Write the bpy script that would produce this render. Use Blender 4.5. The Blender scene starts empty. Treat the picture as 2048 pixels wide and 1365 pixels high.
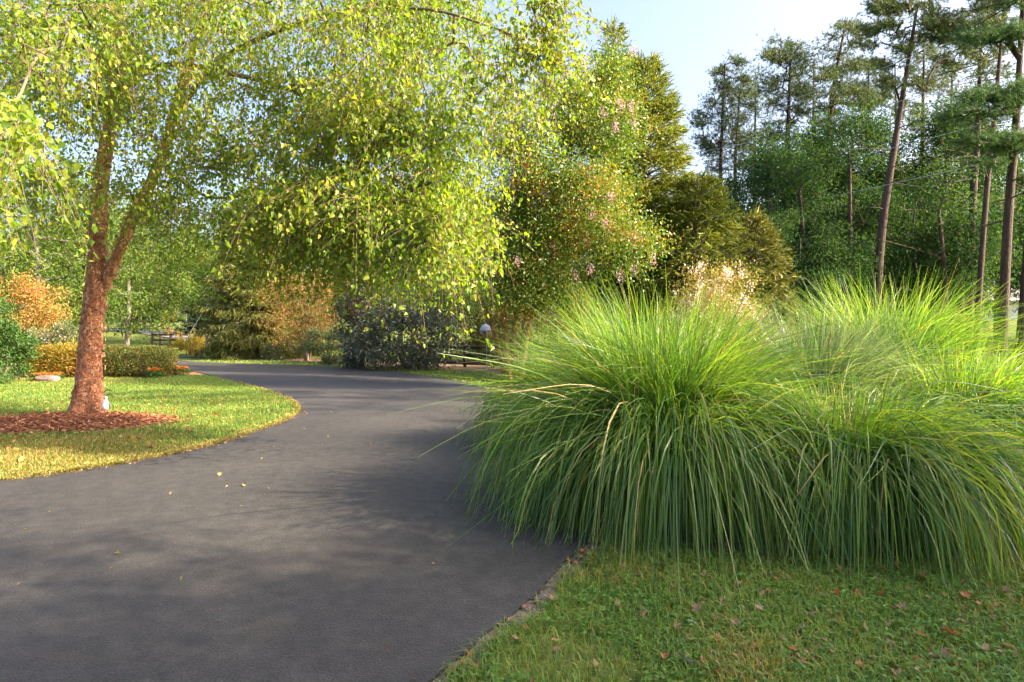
import bpy, bmesh, math, random
import numpy as np
from mathutils import Vector

random.seed(7)
RNG = np.random.default_rng(11)
S = bpy.context.scene
COL = S.collection
R = math.radians

# ---------------------------------------------------------------- camera, sky, sun, exposure
F = 1250.0                      # focal length in pixels of the 2048 px wide photograph
HY = 655.0                      # image row of the horizon
EYE = 1.5
cam_d = bpy.data.cameras.new('camera')
cam = bpy.data.objects.new('camera', cam_d)
COL.objects.link(cam)
cam.location = (0, 0, EYE)
cam.rotation_euler = (R(90), 0, 0)
cam_d.sensor_width = 36
cam_d.lens = 36 * F / 2048
cam_d.shift_y = (HY - 682.5) / 2048
cam_d.clip_start = 0.05
cam_d.clip_end = 1500
S.camera = cam

SUN_AZ, SUN_EL = R(103), R(31)    # azimuth measured clockwise from the view direction
w = bpy.data.worlds.new('World')
S.world = w
w.use_nodes = True
wn = w.node_tree.nodes
sky = wn.new('ShaderNodeTexSky')
sky.sky_type = 'NISHITA'
sky.sun_disc = False
sky.sun_elevation = SUN_EL
sky.sun_rotation = SUN_AZ
sky.air_density = 0.7
sky.dust_density = 6.0
sky.ozone_density = 0.3
bg = wn['Background']
bg.inputs[1].default_value = 0.15
w.node_tree.links.new(sky.outputs[0], bg.inputs[0])

sun_d = bpy.data.lights.new('sun', 'SUN')
sun_d.energy = 4.8
sun_d.angle = R(0.55)
sun_d.color = (1.0, 0.83, 0.58)
sun = bpy.data.objects.new('sun', sun_d)
COL.objects.link(sun)
sdir = Vector((math.sin(SUN_AZ) * math.cos(SUN_EL), math.cos(SUN_AZ) * math.cos(SUN_EL), math.sin(SUN_EL)))
sun.location = sdir * 60
sun.rotation_euler = sdir.to_track_quat('Z', 'Y').to_euler()

S.view_settings.view_transform = 'Standard'
S.view_settings.look = 'None'
S.view_settings.exposure = 2.1
S.view_settings.gamma = 1
S.view_settings.use_curve_mapping = False
S.render.engine = 'CYCLES'
S.cycles.max_bounces = 7
S.cycles.diffuse_bounces = 4
S.cycles.transmission_bounces = 5
S.cycles.glossy_bounces = 2
S.cycles.transparent_max_bounces = 4
S.cycles.caustics_reflective = False
S.cycles.caustics_refractive = False
S.cycles.sample_clamp_indirect = 1.5
S.cycles.use_denoising = True
S.cycles.denoiser = 'OPENIMAGEDENOISE'
S.cycles.denoising_input_passes = 'RGB_ALBEDO_NORMAL'
S.cycles.denoising_prefilter = 'ACCURATE'

# ---------------------------------------------------------------- helpers: places
def smooth(a, b, v):
    t = np.clip((np.asarray(v, float) - a) / (b - a), 0, 1)
    return t * t * (3 - 2 * t)

def H(x, y):
    """height of the ground: flat round the drive, rising far off on the left and under the wood"""
    k = smooth(4, 14, x)
    return (1 - k) * 1.15 * smooth(48, 85, y) + k * 2.0 * smooth(24, 44, y) + 2.2 * smooth(85, 260, y)

def hz(x, y):
    return float(H(x, y))

def P(px, py, d):
    return np.array([(px - 1024) / F * d, d, EYE - (py - HY) / F * d])

def G(px, py):
    d = EYE * F / (py - HY)
    return ((px - 1024) / F * d, d)

# ---------------------------------------------------------------- helpers: meshes
class Geo:
    def __init__(self):
        self.v, self.f, self.n = [], {3: [], 4: []}, 0
        self.m = {3: [], 4: []}
    def add(self, v, f, mat=0):
        v = np.asarray(v, np.float32).reshape(-1, 3)
        f = np.asarray(f, np.int32)
        if f.size == 0:
            return
        k = f.shape[1]
        self.v.append(v)
        self.f[k].append(f + self.n)
        self.m[k].append(np.full(len(f), mat, np.int32))
        self.n += len(v)
    def mesh(self, name, mats, smooth_shade=False):
        me = bpy.data.meshes.new(name)
        V = np.concatenate(self.v) if self.v else np.zeros((0, 3), np.float32)
        me.vertices.add(len(V))
        me.vertices.foreach_set('co', V.ravel())
        loops, starts, mi = [], [], []
        at = 0
        for k in (3, 4):
            if self.f[k]:
                f = np.concatenate(self.f[k])
                loops.append(f.ravel())
                starts.append(at + np.arange(len(f)) * k)
                at += f.size
                mi.append(np.concatenate(self.m[k]))
        L = np.concatenate(loops).astype(np.int32)
        st = np.concatenate(starts).astype(np.int32)
        me.loops.add(len(L))
        me.loops.foreach_set('vertex_index', L)
        me.polygons.add(len(st))
        me.polygons.foreach_set('loop_start', st)
        me.polygons.foreach_set('material_index', np.concatenate(mi))
        if smooth_shade:
            me.polygons.foreach_set('use_smooth', np.ones(len(st), bool))
        for m in (mats if isinstance(mats, (list, tuple)) else [mats]):
            me.materials.append(m)
        me.update(calc_edges=True)
        me.validate()
        return me
    def build(self, name, mats, parent=None, smooth_shade=False, loc=None):
        o = bpy.data.objects.new(name, self.mesh(name, mats, smooth_shade))
        COL.objects.link(o)
        if parent is not None:
            o.parent = parent
        if loc is not None:
            o.location = loc
        return o

def tag(o, label=None, cat=None, group=None, kind=None):
    for k, v in (('label', label), ('category', cat), ('group', group), ('kind', kind)):
        if v:
            o[k] = v
    return o

def thing(name, label, cat, loc=(0, 0, 0), group=None):
    o = bpy.data.objects.new(name, None)
    o.empty_display_size = 0.2
    COL.objects.link(o)
    o.location = loc
    return tag(o, label, cat, group)

KIDS = {}
def copy_tree(o, label, loc, rz=0.0, sc=(1, 1, 1), group=None, tilt=(0, 0)):
    c = o.copy()
    COL.objects.link(c)
    c.location = loc
    c.rotation_euler = (tilt[0], tilt[1], rz)
    c.scale = sc
    c['label'] = label
    if group:
        c['group'] = group
    elif 'group' in c:
        del c['group']
    for k in [x for x in COL.objects if x.parent == o]:
        d = k.copy()
        COL.objects.link(d)
        d.parent = c
    return c

def norm(a):
    a = np.asarray(a, float)
    return a / np.maximum(np.linalg.norm(a, axis=-1, keepdims=True), 1e-9)

def tube(g, pts, rad, sides=5, mat=0, cap=True):
    pts = np.asarray(pts, float)
    n = len(pts)
    rad = np.broadcast_to(np.asarray(rad, float), (n,))
    t = np.gradient(pts, axis=0)
    t = norm(t)
    ref = np.array([0.0, 0, 1]) if abs(t[:, 2]).mean() < 0.85 else np.array([1.0, 0, 0])
    a = norm(np.cross(t, ref))
    b = np.cross(t, a)
    ang = np.arange(sides) * 2 * np.pi / sides
    ring = a[:, None, :] * np.cos(ang)[None, :, None] + b[:, None, :] * np.sin(ang)[None, :, None]
    v = pts[:, None, :] + ring * rad[:, None, None]
    i = np.arange(n - 1)[:, None] * sides
    j = np.arange(sides)[None, :]
    j2 = (j + 1) % sides
    f = np.stack([i + j, i + j2, i + sides + j2, i + sides + j], -1).reshape(-1, 4)
    g.add(v.reshape(-1, 3), f, mat)
    if cap:
        for base, c in ((0, pts[0]), ((n - 1) * sides, pts[-1])):
            vv = np.vstack([v.reshape(-1, 3)[base:base + sides], c[None]])
            jj = np.arange(sides)
            ff = np.stack([jj, (jj + 1) % sides, np.full(sides, sides)], -1)
            if base == 0:
                ff = ff[:, ::-1]
            g.add(vv, ff, mat)

def box(g, lo, hi, mat=0, rot=0.0, centre=None):
    x0, y0, z0 = lo
    x1, y1, z1 = hi
    v = np.array([[x0, y0, z0], [x1, y0, z0], [x1, y1, z0], [x0, y1, z0], [x0, y0, z1], [x1, y0, z1], [x1, y1, z1], [x0, y1, z1]], float)
    if rot:
        c, s = math.cos(rot), math.sin(rot)
        v[:, :2] = v[:, :2] @ np.array([[c, s], [-s, c]])
    if centre is not None:
        v += np.asarray(centre)
    g.add(v, [[0, 3, 2, 1], [4, 5, 6, 7], [0, 1, 5, 4], [1, 2, 6, 5], [2, 3, 7, 6], [3, 0, 4, 7]], mat)

def lathe(g, prof, sides=16, mat=0, at=(0, 0, 0), axis='z'):
    prof = np.asarray(prof, float)
    ang = np.arange(sides) * 2 * np.pi / sides
    v = np.stack([prof[:, None, 0] * np.cos(ang), prof[:, None, 0] * np.sin(ang), np.repeat(prof[:, 1:2], sides, 1)], -1).reshape(-1, 3)
    n = len(prof)
    i = np.arange(n - 1)[:, None] * sides
    j = np.arange(sides)[None, :]
    f = np.stack([i + j, i + (j + 1) % sides, i + sides + (j + 1) % sides, i + sides + j], -1).reshape(-1, 4)
    g.add(v + np.asarray(at), f, mat)

# value noise on arrays of points
def vnoise(p, scale=1.0, seed=0):
    p = np.asarray(p, float) * scale + seed * 17.31
    if p.shape[-1] == 2:
        p = np.concatenate([p, np.zeros(p.shape[:-1] + (1,))], -1)
    i = np.floor(p).astype(np.int64)
    f = p - i
    f = f * f * (3 - 2 * f)
    out = 0
    for dx in (0, 1):
        for dy in (0, 1):
            for dz in (0, 1):
                n = (i[..., 0] + dx) * 374761393 + (i[..., 1] + dy) * 668265263 + (i[..., 2] + dz) * 2147483647
                n = (n ^ (n >> 13)) * 1274126177
                n = ((n ^ (n >> 16)) & 0xffff) / 65535.0
                wx = f[..., 0] if dx else 1 - f[..., 0]
                wy = f[..., 1] if dy else 1 - f[..., 1]
                wz = f[..., 2] if dz else 1 - f[..., 2]
                out = out + n * wx * wy * wz
    return out

def inside(poly, pts):
    poly = np.asarray(poly, float)
    x, y = pts[:, 0], pts[:, 1]
    r = np.zeros(len(pts), bool)
    j = len(poly) - 1
    for i in range(len(poly)):
        xi, yi = poly[i]
        xj, yj = poly[j]
        if yi != yj:
            c = ((yi > y) != (yj > y)) & (x < (xj - xi) * (y - yi) / (yj - yi) + xi)
            r ^= c
        j = i
    return r

def spline(pts, n=6, closed=False):
    """Catmull-Rom through the points"""
    p = np.asarray(pts, float)
    q = np.vstack([p[-1:], p, p[:2]]) if closed else np.vstack([2 * p[0] - p[1], p, 2 * p[-1] - p[-2]])
    out = []
    for i in range(1, len(q) - 2):
        t = np.linspace(0, 1, n, endpoint=False)[:, None]
        a, b, c, d = q[i - 1], q[i], q[i + 1], q[i + 2]
        out.append(0.5 * ((2 * b) + (c - a) * t + (2 * a - 5 * b + 4 * c - d) * t ** 2 + (3 * b - a - 3 * c + d) * t ** 3))
    if not closed:
        out.append(p[-1:])
    return np.vstack(out)

def sheet(name, outline, z, m, depth=0.0, zfun=None):
    """a flat surface with the given outline; depth gives it a real edge going down"""
    bm = bmesh.new()
    vs = [bm.verts.new((x, y, (zfun(x, y) if zfun else 0) + z)) for x, y in outline]
    es = [bm.edges.new((vs[i], vs[(i + 1) % len(vs)])) for i in range(len(vs))]
    bmesh.ops.triangle_fill(bm, use_beauty=True, use_dissolve=False, edges=es)
    bmesh.ops.recalc_face_normals(bm, faces=bm.faces)
    for f in bm.faces:
        if f.normal.z < 0:
            f.normal_flip()
    if depth:
        lo = [bm.verts.new((v.co.x, v.co.y, v.co.z - depth)) for v in vs]
        for i in range(len(vs)):
            j = (i + 1) % len(vs)
            bm.faces.new((vs[i], vs[j], lo[j], lo[i]))
        bmesh.ops.recalc_face_normals(bm, faces=bm.faces)
    me = bpy.data.meshes.new(name)
    bm.to_mesh(me)
    bm.free()
    me.materials.append(m)
    o = bpy.data.objects.new(name, me)
    COL.objects.link(o)
    o['kind'] = 'structure'
    return o

# ---------------------------------------------------------------- helpers: materials
def new_mat(name):
    m = bpy.data.materials.new(name)
    m.use_nodes = True
    nt = m.node_tree
    for n in list(nt.nodes):
        if n.type != 'OUTPUT_MATERIAL':
            nt.nodes.remove(n)
    return m, nt, nt.nodes['Material Output']

def ramp(nt, cols, fac):
    r = nt.nodes.new('ShaderNodeValToRGB')
    e = r.color_ramp.elements
    while len(e) < len(cols):
        e.new(0.5)
    for i, c in enumerate(cols):
        if len(c) == 4:
            e[i].position = c[3]
        else:
            e[i].position = i / (len(cols) - 1)
        e[i].color = (c[0], c[1], c[2], 1)
    nt.links.new(fac, r.inputs[0])
    return r.outputs[0]

def leaf_mat(name, cols, trans=0.4, tint=(1.25, 1.2, 0.45), rough=0.5, spec=0.3, clump=1.2, hue=0.0):
    """leaves: a colour of its own per leaf, drifting from clump to clump, partly lit through"""
    m, nt, out = new_mat(name)
    N, L = nt.nodes, nt.links
    geo = N.new('ShaderNodeNewGeometry')
    tc = N.new('ShaderNodeTexCoord')
    no = N.new('ShaderNodeTexNoise')
    no.inputs['Scale'].default_value = clump
    no.inputs['Detail'].default_value = 2
    L.new(tc.outputs['Object'], no.inputs['Vector'])
    mx = N.new('ShaderNodeMath')
    mx.operation = 'MULTIPLY_ADD'
    L.new(no.outputs[0], mx.inputs[0])
    mx.inputs[1].default_value = 0.9
    L.new(geo.outputs['Random Per Island'], mx.inputs[2])
    sb = N.new('ShaderNodeMath')
    sb.operation = 'SUBTRACT'
    L.new(mx.outputs[0], sb.inputs[0])
    sb.inputs[1].default_value = 0.45
    sb.use_clamp = True
    c = ramp(nt, cols, sb.outputs[0])
    p = N.new('ShaderNodeBsdfPrincipled')
    L.new(c, p.inputs['Base Color'])
    p.inputs['Roughness'].default_value = rough
    p.inputs['Specular IOR Level'].default_value = spec
    tm = N.new('ShaderNodeMixRGB')
    tm.blend_type = 'MULTIPLY'
    tm.inputs[0].default_value = 1
    L.new(c, tm.inputs[1])
    tm.inputs[2].default_value = (tint[0], tint[1], tint[2], 1)
    t = N.new('ShaderNodeBsdfTranslucent')
    L.new(tm.outputs[0], t.inputs['Color'])
    ms = N.new('ShaderNodeMixShader')
    ms.inputs[0].default_value = trans
    L.new(p.outputs[0], ms.inputs[1])
    L.new(t.outputs[0], ms.inputs[2])
    L.new(ms.outputs[0], out.inputs[0])
    return m

def rough_mat(name, cols, scale=8, rough=0.85, bump=0.3, stretch=(1, 1, 1), spec=0.2, detail=8, dist=0.02, fine=None, island=0.0, metal=0.0):
    m, nt, out = new_mat(name)
    N, L = nt.nodes, nt.links
    tc = N.new('ShaderNodeTexCoord')
    mp = N.new('ShaderNodeMapping')
    mp.inputs['Scale'].default_value = stretch
    L.new(tc.outputs['Object'], mp.inputs['Vector'])
    no = N.new('ShaderNodeTexNoise')
    no.inputs['Scale'].default_value = scale
    no.inputs['Detail'].default_value = detail
    no.inputs['Roughness'].default_value = 0.62
    L.new(mp.outputs[0], no.inputs['Vector'])
    fac = no.outputs[0]
    if fine:
        n2 = N.new('ShaderNodeTexNoise')
        n2.inputs['Scale'].default_value = fine
        n2.inputs['Detail'].default_value = 3
        L.new(mp.outputs[0], n2.inputs['Vector'])
        a = N.new('ShaderNodeMath')
        a.operation = 'MULTIPLY_ADD'
        L.new(n2.outputs[0], a.inputs[0])
        a.inputs[1].default_value = 0.6
        b = N.new('ShaderNodeMath')
        b.operation = 'MULTIPLY_ADD'
        L.new(fac, b.inputs[0])
        b.inputs[1].default_value = 0.7
        b.inputs[2].default_value = -0.15
        L.new(b.outputs[0], a.inputs[2])
        fac = a.outputs[0]
    if island:
        geo = N.new('ShaderNodeNewGeometry')
        a = N.new('ShaderNodeMath')
        a.operation = 'MULTIPLY_ADD'
        L.new(geo.outputs['Random Per Island'], a.inputs[0])
        a.inputs[1].default_value = island
        b = N.new('ShaderNodeMath')
        b.operation = 'SUBTRACT'
        L.new(fac, b.inputs[0])
        b.inputs[1].default_value = island / 2
        L.new(b.outputs[0], a.inputs[2])
        fac = a.outputs[0]
    lo, hi = 0.3, 0.7
    n = len(cols)
    cc = [(c[0], c[1], c[2], lo + (hi - lo) * i / (n - 1)) for i, c in enumerate(cols)]
    c = ramp(nt, cc, fac)
    p = N.new('ShaderNodeBsdfPrincipled')
    L.new(c, p.inputs['Base Color'])
    p.inputs['Roughness'].default_value = rough
    p.inputs['Specular IOR Level'].default_value = spec
    p.inputs['Metallic'].default_value = metal
    bp = N.new('ShaderNodeBump')
    bp.inputs['Strength'].default_value = bump
    bp.inputs['Distance'].default_value = dist
    L.new(fac, bp.inputs['Height'])
    L.new(bp.outputs[0], p.inputs['Normal'])
    L.new(p.outputs[0], out.inputs[0])
    return m

M = {}
M['birch_leaf'] = leaf_mat('birch_leaf', [(.10, .18, .026), (.15, .235, .03), (.215, .30, .033), (.27, .32, .035), (.33, .29, .04)], trans=.58, tint=(1.2, 1.3, .38), rough=.42, spec=.4, clump=.7)
M['myrtle_leaf'] = leaf_mat('myrtle_leaf', [(.05, .12, .028), (.09, .18, .03), (.16, .23, .03), (.27, .26, .03)], trans=.4, rough=.35, spec=.45, clump=.9)
M['seed_head'] = leaf_mat('seed_head', [(.30, .16, .02), (.42, .18, .03), (.48, .24, .05)], trans=.3, clump=2)
M['pink_petal'] = leaf_mat('pink_petal', [(.40, .20, .26), (.50, .32, .37), (.58, .45, .47)], trans=.4, tint=(1.1, .9, .95), clump=2)
M['spruce'] = leaf_mat('spruce', [(.10, .14, .03), (.16, .21, .04), (.23, .265, .048), (.28, .285, .058)], trans=.42, rough=.5, clump=.9)
M['pine'] = leaf_mat('pine', [(.035, .07, .03), (.055, .10, .035), (.09, .13, .045), (.13, .15, .05)], trans=.25, rough=.45, clump=.5)
M['white_pine'] = leaf_mat('white_pine', [(.025, .07, .035), (.045, .11, .04), (.08, .15, .04)], trans=.3, rough=.45, clump=.6)
M['oak_leaf'] = leaf_mat('oak_leaf', [(.018, .056, .026), (.028, .076, .032), (.046, .10, .034), (.085, .135, .034)], trans=.42, rough=.6, spec=.10, clump=.35)
M['maple_leaf'] = leaf_mat('maple_leaf', [(.05, .10, .022), (.075, .14, .025), (.12, .18, .03), (.18, .21, .035)], trans=.42, rough=.6, spec=.15, clump=.35)
M['golden_leaf'] = leaf_mat('golden_leaf', [(.14, .17, .02), (.26, .26, .025), (.38, .27, .03), (.42, .22, .03)], trans=.45, clump=1.2)
M['orange_leaf'] = leaf_mat('orange_leaf', [(.09, .14, .03), (.18, .18, .04), (.34, .19, .05), (.44, .17, .06)], trans=.4, tint=(1.2, 1, .5), clump=1.5)
M['red_leaf'] = leaf_mat('red_leaf', [(.20, .21, .035), (.32, .25, .045), (.40, .20, .06), (.40, .11, .07)], trans=.4, tint=(1.2, 1, .6), clump=.8)
M['hedge_leaf'] = leaf_mat('hedge_leaf', [(.045, .075, .018), (.075, .11, .02), (.14, .14, .025), (.20, .12, .03)], trans=.35, clump=1.6)
M['lit_gold_hedge_leaf'] = leaf_mat('lit_gold_hedge_leaf', [(.09, .11, .02), (.24, .22, .025), (.36, .24, .03), (.38, .16, .04)], trans=.4, clump=1.4)
M['rhodo_leaf'] = leaf_mat('rhodo_leaf', [(.028, .05, .026), (.045, .07, .036), (.07, .095, .05), (.11, .10, .06)], trans=.12, rough=.3, spec=.6, clump=1)
M['sage_leaf'] = leaf_mat('sage_leaf', [(.07, .10, .04), (.11, .14, .055), (.16, .18, .07)], trans=.3, clump=1.2)
M['green_leaf'] = leaf_mat('green_leaf', [(.035, .085, .022), (.055, .125, .028), (.11, .175, .03)], trans=.4, clump=1.2)
M['weeping_leaf'] = leaf_mat('weeping_leaf', [(.03, .07, .012), (.05, .10, .014), (.08, .13, .016)], trans=.4, clump=1.0)
M['hemlock'] = leaf_mat('hemlock', [(.07, .10, .028), (.115, .145, .034), (.18, .19, .042), (.24, .21, .055)], trans=.3, clump=.7)
M['juniper'] = leaf_mat('juniper', [(.022, .05, .035), (.035, .07, .045), (.06, .09, .05)], trans=.2, clump=.5)
M['hibiscus_leaf'] = leaf_mat('hibiscus_leaf', [(.14, .17, .045), (.24, .24, .06), (.34, .26, .09), (.36, .19, .09)], trans=.4, clump=3)
M['pale_petal'] = leaf_mat('pale_petal', [(.68, .48, .46), (.78, .62, .58), (.82, .74, .70)], trans=.4, tint=(1, .95, .9), clump=3)
M['marigold'] = leaf_mat('marigold', [(.50, .12, .02), (.60, .20, .02), (.62, .10, .03)], trans=.3, clump=4)
M['miscanthus'] = leaf_mat('miscanthus', [(.055, .125, .038), (.08, .17, .045), (.115, .215, .05), (.17, .26, .058), (.26, .29, .09)], trans=.5, tint=(1.55, 1.6, .35), rough=.38, spec=.45, clump=1.0)
M['miscanthus_blue'] = leaf_mat('miscanthus_blue', [(.09, .15, .085), (.14, .20, .12), (.20, .26, .15), (.34, .36, .24)], trans=.35, tint=(1.1, 1.2, .5), rough=.33, spec=.6, clump=1.0)
M['straw'] = leaf_mat('straw', [(.30, .19, .08), (.42, .29, .13), (.50, .38, .18)], trans=.3, clump=2)
M['lawn_blade'] = leaf_mat('lawn_blade', [(.10, .19, .042), (.15, .25, .05), (.20, .295, .058), (.29, .32, .08)], trans=.42, rough=.45, clump=1.1)
M['dry_blade'] = leaf_mat('dry_blade', [(.14, .18, .03), (.26, .25, .05), (.38, .30, .09), (.45, .33, .13)], trans=.4, clump=1.1)
M['clover'] = leaf_mat('clover', [(.08, .175, .036), (.115, .24, .045), (.17, .30, .058)], trans=.45, clump=2)
M['dead_leaf'] = leaf_mat('dead_leaf', [(.16, .09, .055), (.26, .15, .09), (.34, .22, .15)], trans=.2, tint=(1.2, .9, .6), clump=9)
M['rust_leaf'] = leaf_mat('rust_leaf', [(.20, .07, .03), (.33, .13, .05), (.40, .19, .08)], trans=.25, tint=(1.2, .9, .6), clump=9)
M['grey_leaf'] = leaf_mat('grey_leaf', [(.14, .135, .12), (.21, .20, .18), (.29, .28, .25)], trans=.15, tint=(1, 1, .9), clump=9)
M['yellow_leaf'] = leaf_mat('yellow_leaf', [(.32, .22, .06), (.42, .32, .09), (.44, .40, .16)], trans=.25, clump=9)
M['birch_bark'] = rough_mat('birch_bark', [(.08, .036, .024), (.25, .105, .058), (.47, .225, .13), (.58, .36, .25)], scale=7, stretch=(1.6, 1.6, .55), bump=.9, dist=.03, fine=38)
M['bark_flake'] = rough_mat('bark_flake', [(.16, .07, .042), (.34, .16, .095), (.50, .29, .19)], scale=12, bump=.3, island=.5)
M['birch_limb'] = rough_mat('birch_limb', [(.09, .065, .045), (.17, .12, .08), (.26, .18, .12)], scale=14, bump=.4)
M['pine_bark'] = rough_mat('pine_bark', [(.028, .021, .020), (.062, .042, .038), (.115, .072, .058)], scale=5, stretch=(2, 2, .5), bump=.9, dist=.04, fine=22)
M['grey_bark'] = rough_mat('grey_bark', [(.07, .06, .05), (.13, .115, .095), (.20, .18, .15)], scale=6, stretch=(2, 2, .5), bump=.7, dist=.03)
M['pale_bark'] = rough_mat('pale_bark', [(.11, .095, .08), (.19, .165, .135), (.28, .245, .20)], scale=6, stretch=(2, 2, .5), bump=.5)
M['myrtle_bark'] = rough_mat('myrtle_bark', [(.10, .055, .03), (.19, .10, .045), (.28, .17, .08)], scale=5, stretch=(1.5, 1.5, .4), bump=.4)
M['dark_wood'] = rough_mat('dark_wood', [(.022, .018, .016), (.045, .036, .032), (.08, .062, .055)], scale=9, stretch=(1, 1, 1), bump=.3)
M['grey_wood'] = rough_mat('grey_wood', [(.20, .17, .14), (.32, .27, .22), (.42, .36, .29)], scale=9, bump=.3)
M['mulch'] = rough_mat('mulch', [(.12, .048, .027), (.27, .105, .055), (.40, .18, .10)], scale=16, bump=.8, fine=60)
M['chip'] = rough_mat('chip', [(.16, .062, .034), (.36, .145, .078), (.52, .26, .14)], scale=16, bump=.3, island=.5)
M['bed_soil'] = rough_mat('bed_soil', [(.07, .05, .035), (.15, .10, .07), (.25, .18, .12)], scale=9, bump=.7, fine=50)
M['edge_soil'] = rough_mat('edge_soil', [(.07, .055, .045), (.14, .11, .09), (.22, .18, .15)], scale=12, bump=.7, fine=70)
M['dry_soil'] = rough_mat('dry_soil', [(.16, .10, .06), (.27, .18, .11), (.38, .27, .17)], scale=12, bump=.6, fine=70)
M['pebble'] = rough_mat('pebble', [(.08, .07, .06), (.16, .14, .12), (.30, .27, .24)], scale=20, bump=.2, island=.5)
M['stone'] = rough_mat('stone', [(.13, .10, .09), (.19, .15, .14), (.25, .21, .195)], scale=9, bump=.4)
M['white_paint'] = rough_mat('white_paint', [(.62, .61, .58), (.72, .71, .68), (.78, .77, .75)], scale=14, bump=.1, rough=.5)
M['blue_grey_tin'] = rough_mat('blue_grey_tin', [(.26, .29, .40), (.36, .39, .52), (.46, .49, .60)], scale=10, bump=.1, rough=.5)
M['metal'] = rough_mat('metal', [(.25, .26, .27), (.35, .36, .37), (.45, .46, .47)], scale=10, bump=.1, rough=.45, metal=.6)
M['black_iron'] = rough_mat('black_iron', [(.02, .02, .02), (.035, .035, .033), (.06, .055, .05)], scale=10, bump=.1, rough=.55)
M['pole_wood'] = rough_mat('pole_wood', [(.30, .26, .23), (.42, .37, .33), (.52, .47, .43)], scale=4, stretch=(3, 3, .3), bump=.4)
M['wire'] = rough_mat('wire', [(.25, .26, .28), (.32, .33, .35), (.38, .39, .41)], scale=3, bump=0, rough=.5)
M['siding'] = rough_mat('siding', [(.46, .48, .52), (.52, .54, .58), (.57, .59, .62)], scale=3, bump=.05, rough=.6)
M['roof'] = rough_mat('roof', [(.10, .10, .10), (.16, .155, .15), (.21, .2, .2)], scale=6, bump=.4)
M['shutter'] = rough_mat('shutter', [(.04, .06, .05), (.06, .08, .07), (.08, .10, .09)], scale=6, bump=.1)
M['far_road'] = rough_mat('far_road', [(.10, .10, .105), (.14, .14, .145), (.19, .19, .19)], scale=.6, bump=.1)
m, nt, out = new_mat('window_glass')
p = nt.nodes.new('ShaderNodeBsdfPrincipled')
p.inputs['Base Color'].default_value = (.05, .07, .08, 1)
p.inputs['Roughness'].default_value = .08
nt.links.new(p.outputs[0], out.inputs[0])
M['glass'] = m

def birch_bark_mat():
    m, nt, out = new_mat('birch_bark_plates')
    N, L = nt.nodes, nt.links
    tc = N.new('ShaderNodeTexCoord')
    mp = N.new('ShaderNodeMapping')
    mp.inputs['Scale'].default_value = (1.0, 1.0, .30)
    wob = N.new('ShaderNodeTexNoise')
    wob.inputs['Scale'].default_value = 9
    wob.inputs['Detail'].default_value = 4
    L.new(tc.outputs['Object'], wob.inputs['Vector'])
    wm = N.new('ShaderNodeMixRGB')
    wm.blend_type = 'LINEAR_LIGHT'
    wm.inputs[0].default_value = .16
    L.new(tc.outputs['Object'], wm.inputs[1])
    L.new(wob.outputs['Color'], wm.inputs[2])
    L.new(wm.outputs[0], mp.inputs['Vector'])
    vo = N.new('ShaderNodeTexVoronoi')
    vo.feature = 'DISTANCE_TO_EDGE'
    vo.inputs['Scale'].default_value = 24
    L.new(mp.outputs[0], vo.inputs['Vector'])
    vc = N.new('ShaderNodeTexVoronoi')
    vc.inputs['Scale'].default_value = 24
    L.new(mp.outputs[0], vc.inputs['Vector'])
    sep = N.new('ShaderNodeSeparateColor')
    L.new(vc.outputs['Color'], sep.inputs[0])
    no = N.new('ShaderNodeTexNoise')
    no.inputs['Scale'].default_value = 34
    no.inputs['Detail'].default_value = 5
    L.new(mp.outputs[0], no.inputs['Vector'])
    md = N.new('ShaderNodeMath')
    md.operation = 'MULTIPLY_ADD'
    L.new(sep.outputs[0], md.inputs[0])
    md.inputs[1].default_value = .42
    L.new(no.outputs[0], md.inputs[2])
    col = ramp(nt, [(.18, .07, .04, .35), (.36, .145, .078, .6), (.52, .235, .13, .85), (.62, .38, .25, 1.0)], md.outputs[0])
    cr = ramp(nt, [(.45, .42, .4, 0), (.78, .76, .74, .05), (1, 1, 1, .14)], vo.outputs['Distance'])
    mu = N.new('ShaderNodeMixRGB')
    mu.blend_type = 'MULTIPLY'
    mu.inputs[0].default_value = 1
    L.new(col, mu.inputs[1])
    L.new(cr, mu.inputs[2])
    p = N.new('ShaderNodeBsdfPrincipled')
    L.new(mu.outputs[0], p.inputs['Base Color'])
    p.inputs['Roughness'].default_value = .85
    p.inputs['Specular IOR Level'].default_value = .2
    hg = N.new('ShaderNodeMath')
    hg.operation = 'MULTIPLY_ADD'
    L.new(cr, hg.inputs[0])
    hg.inputs[1].default_value = 1
    L.new(md.outputs[0], hg.inputs[2])
    bp = N.new('ShaderNodeBump')
    bp.inputs['Strength'].default_value = .9
    bp.inputs['Distance'].default_value = .025
    L.new(hg.outputs[0], bp.inputs['Height'])
    L.new(bp.outputs[0], p.inputs['Normal'])
    L.new(p.outputs[0], out.inputs[0])
    return m
M['birch_bark'] = birch_bark_mat()

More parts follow.
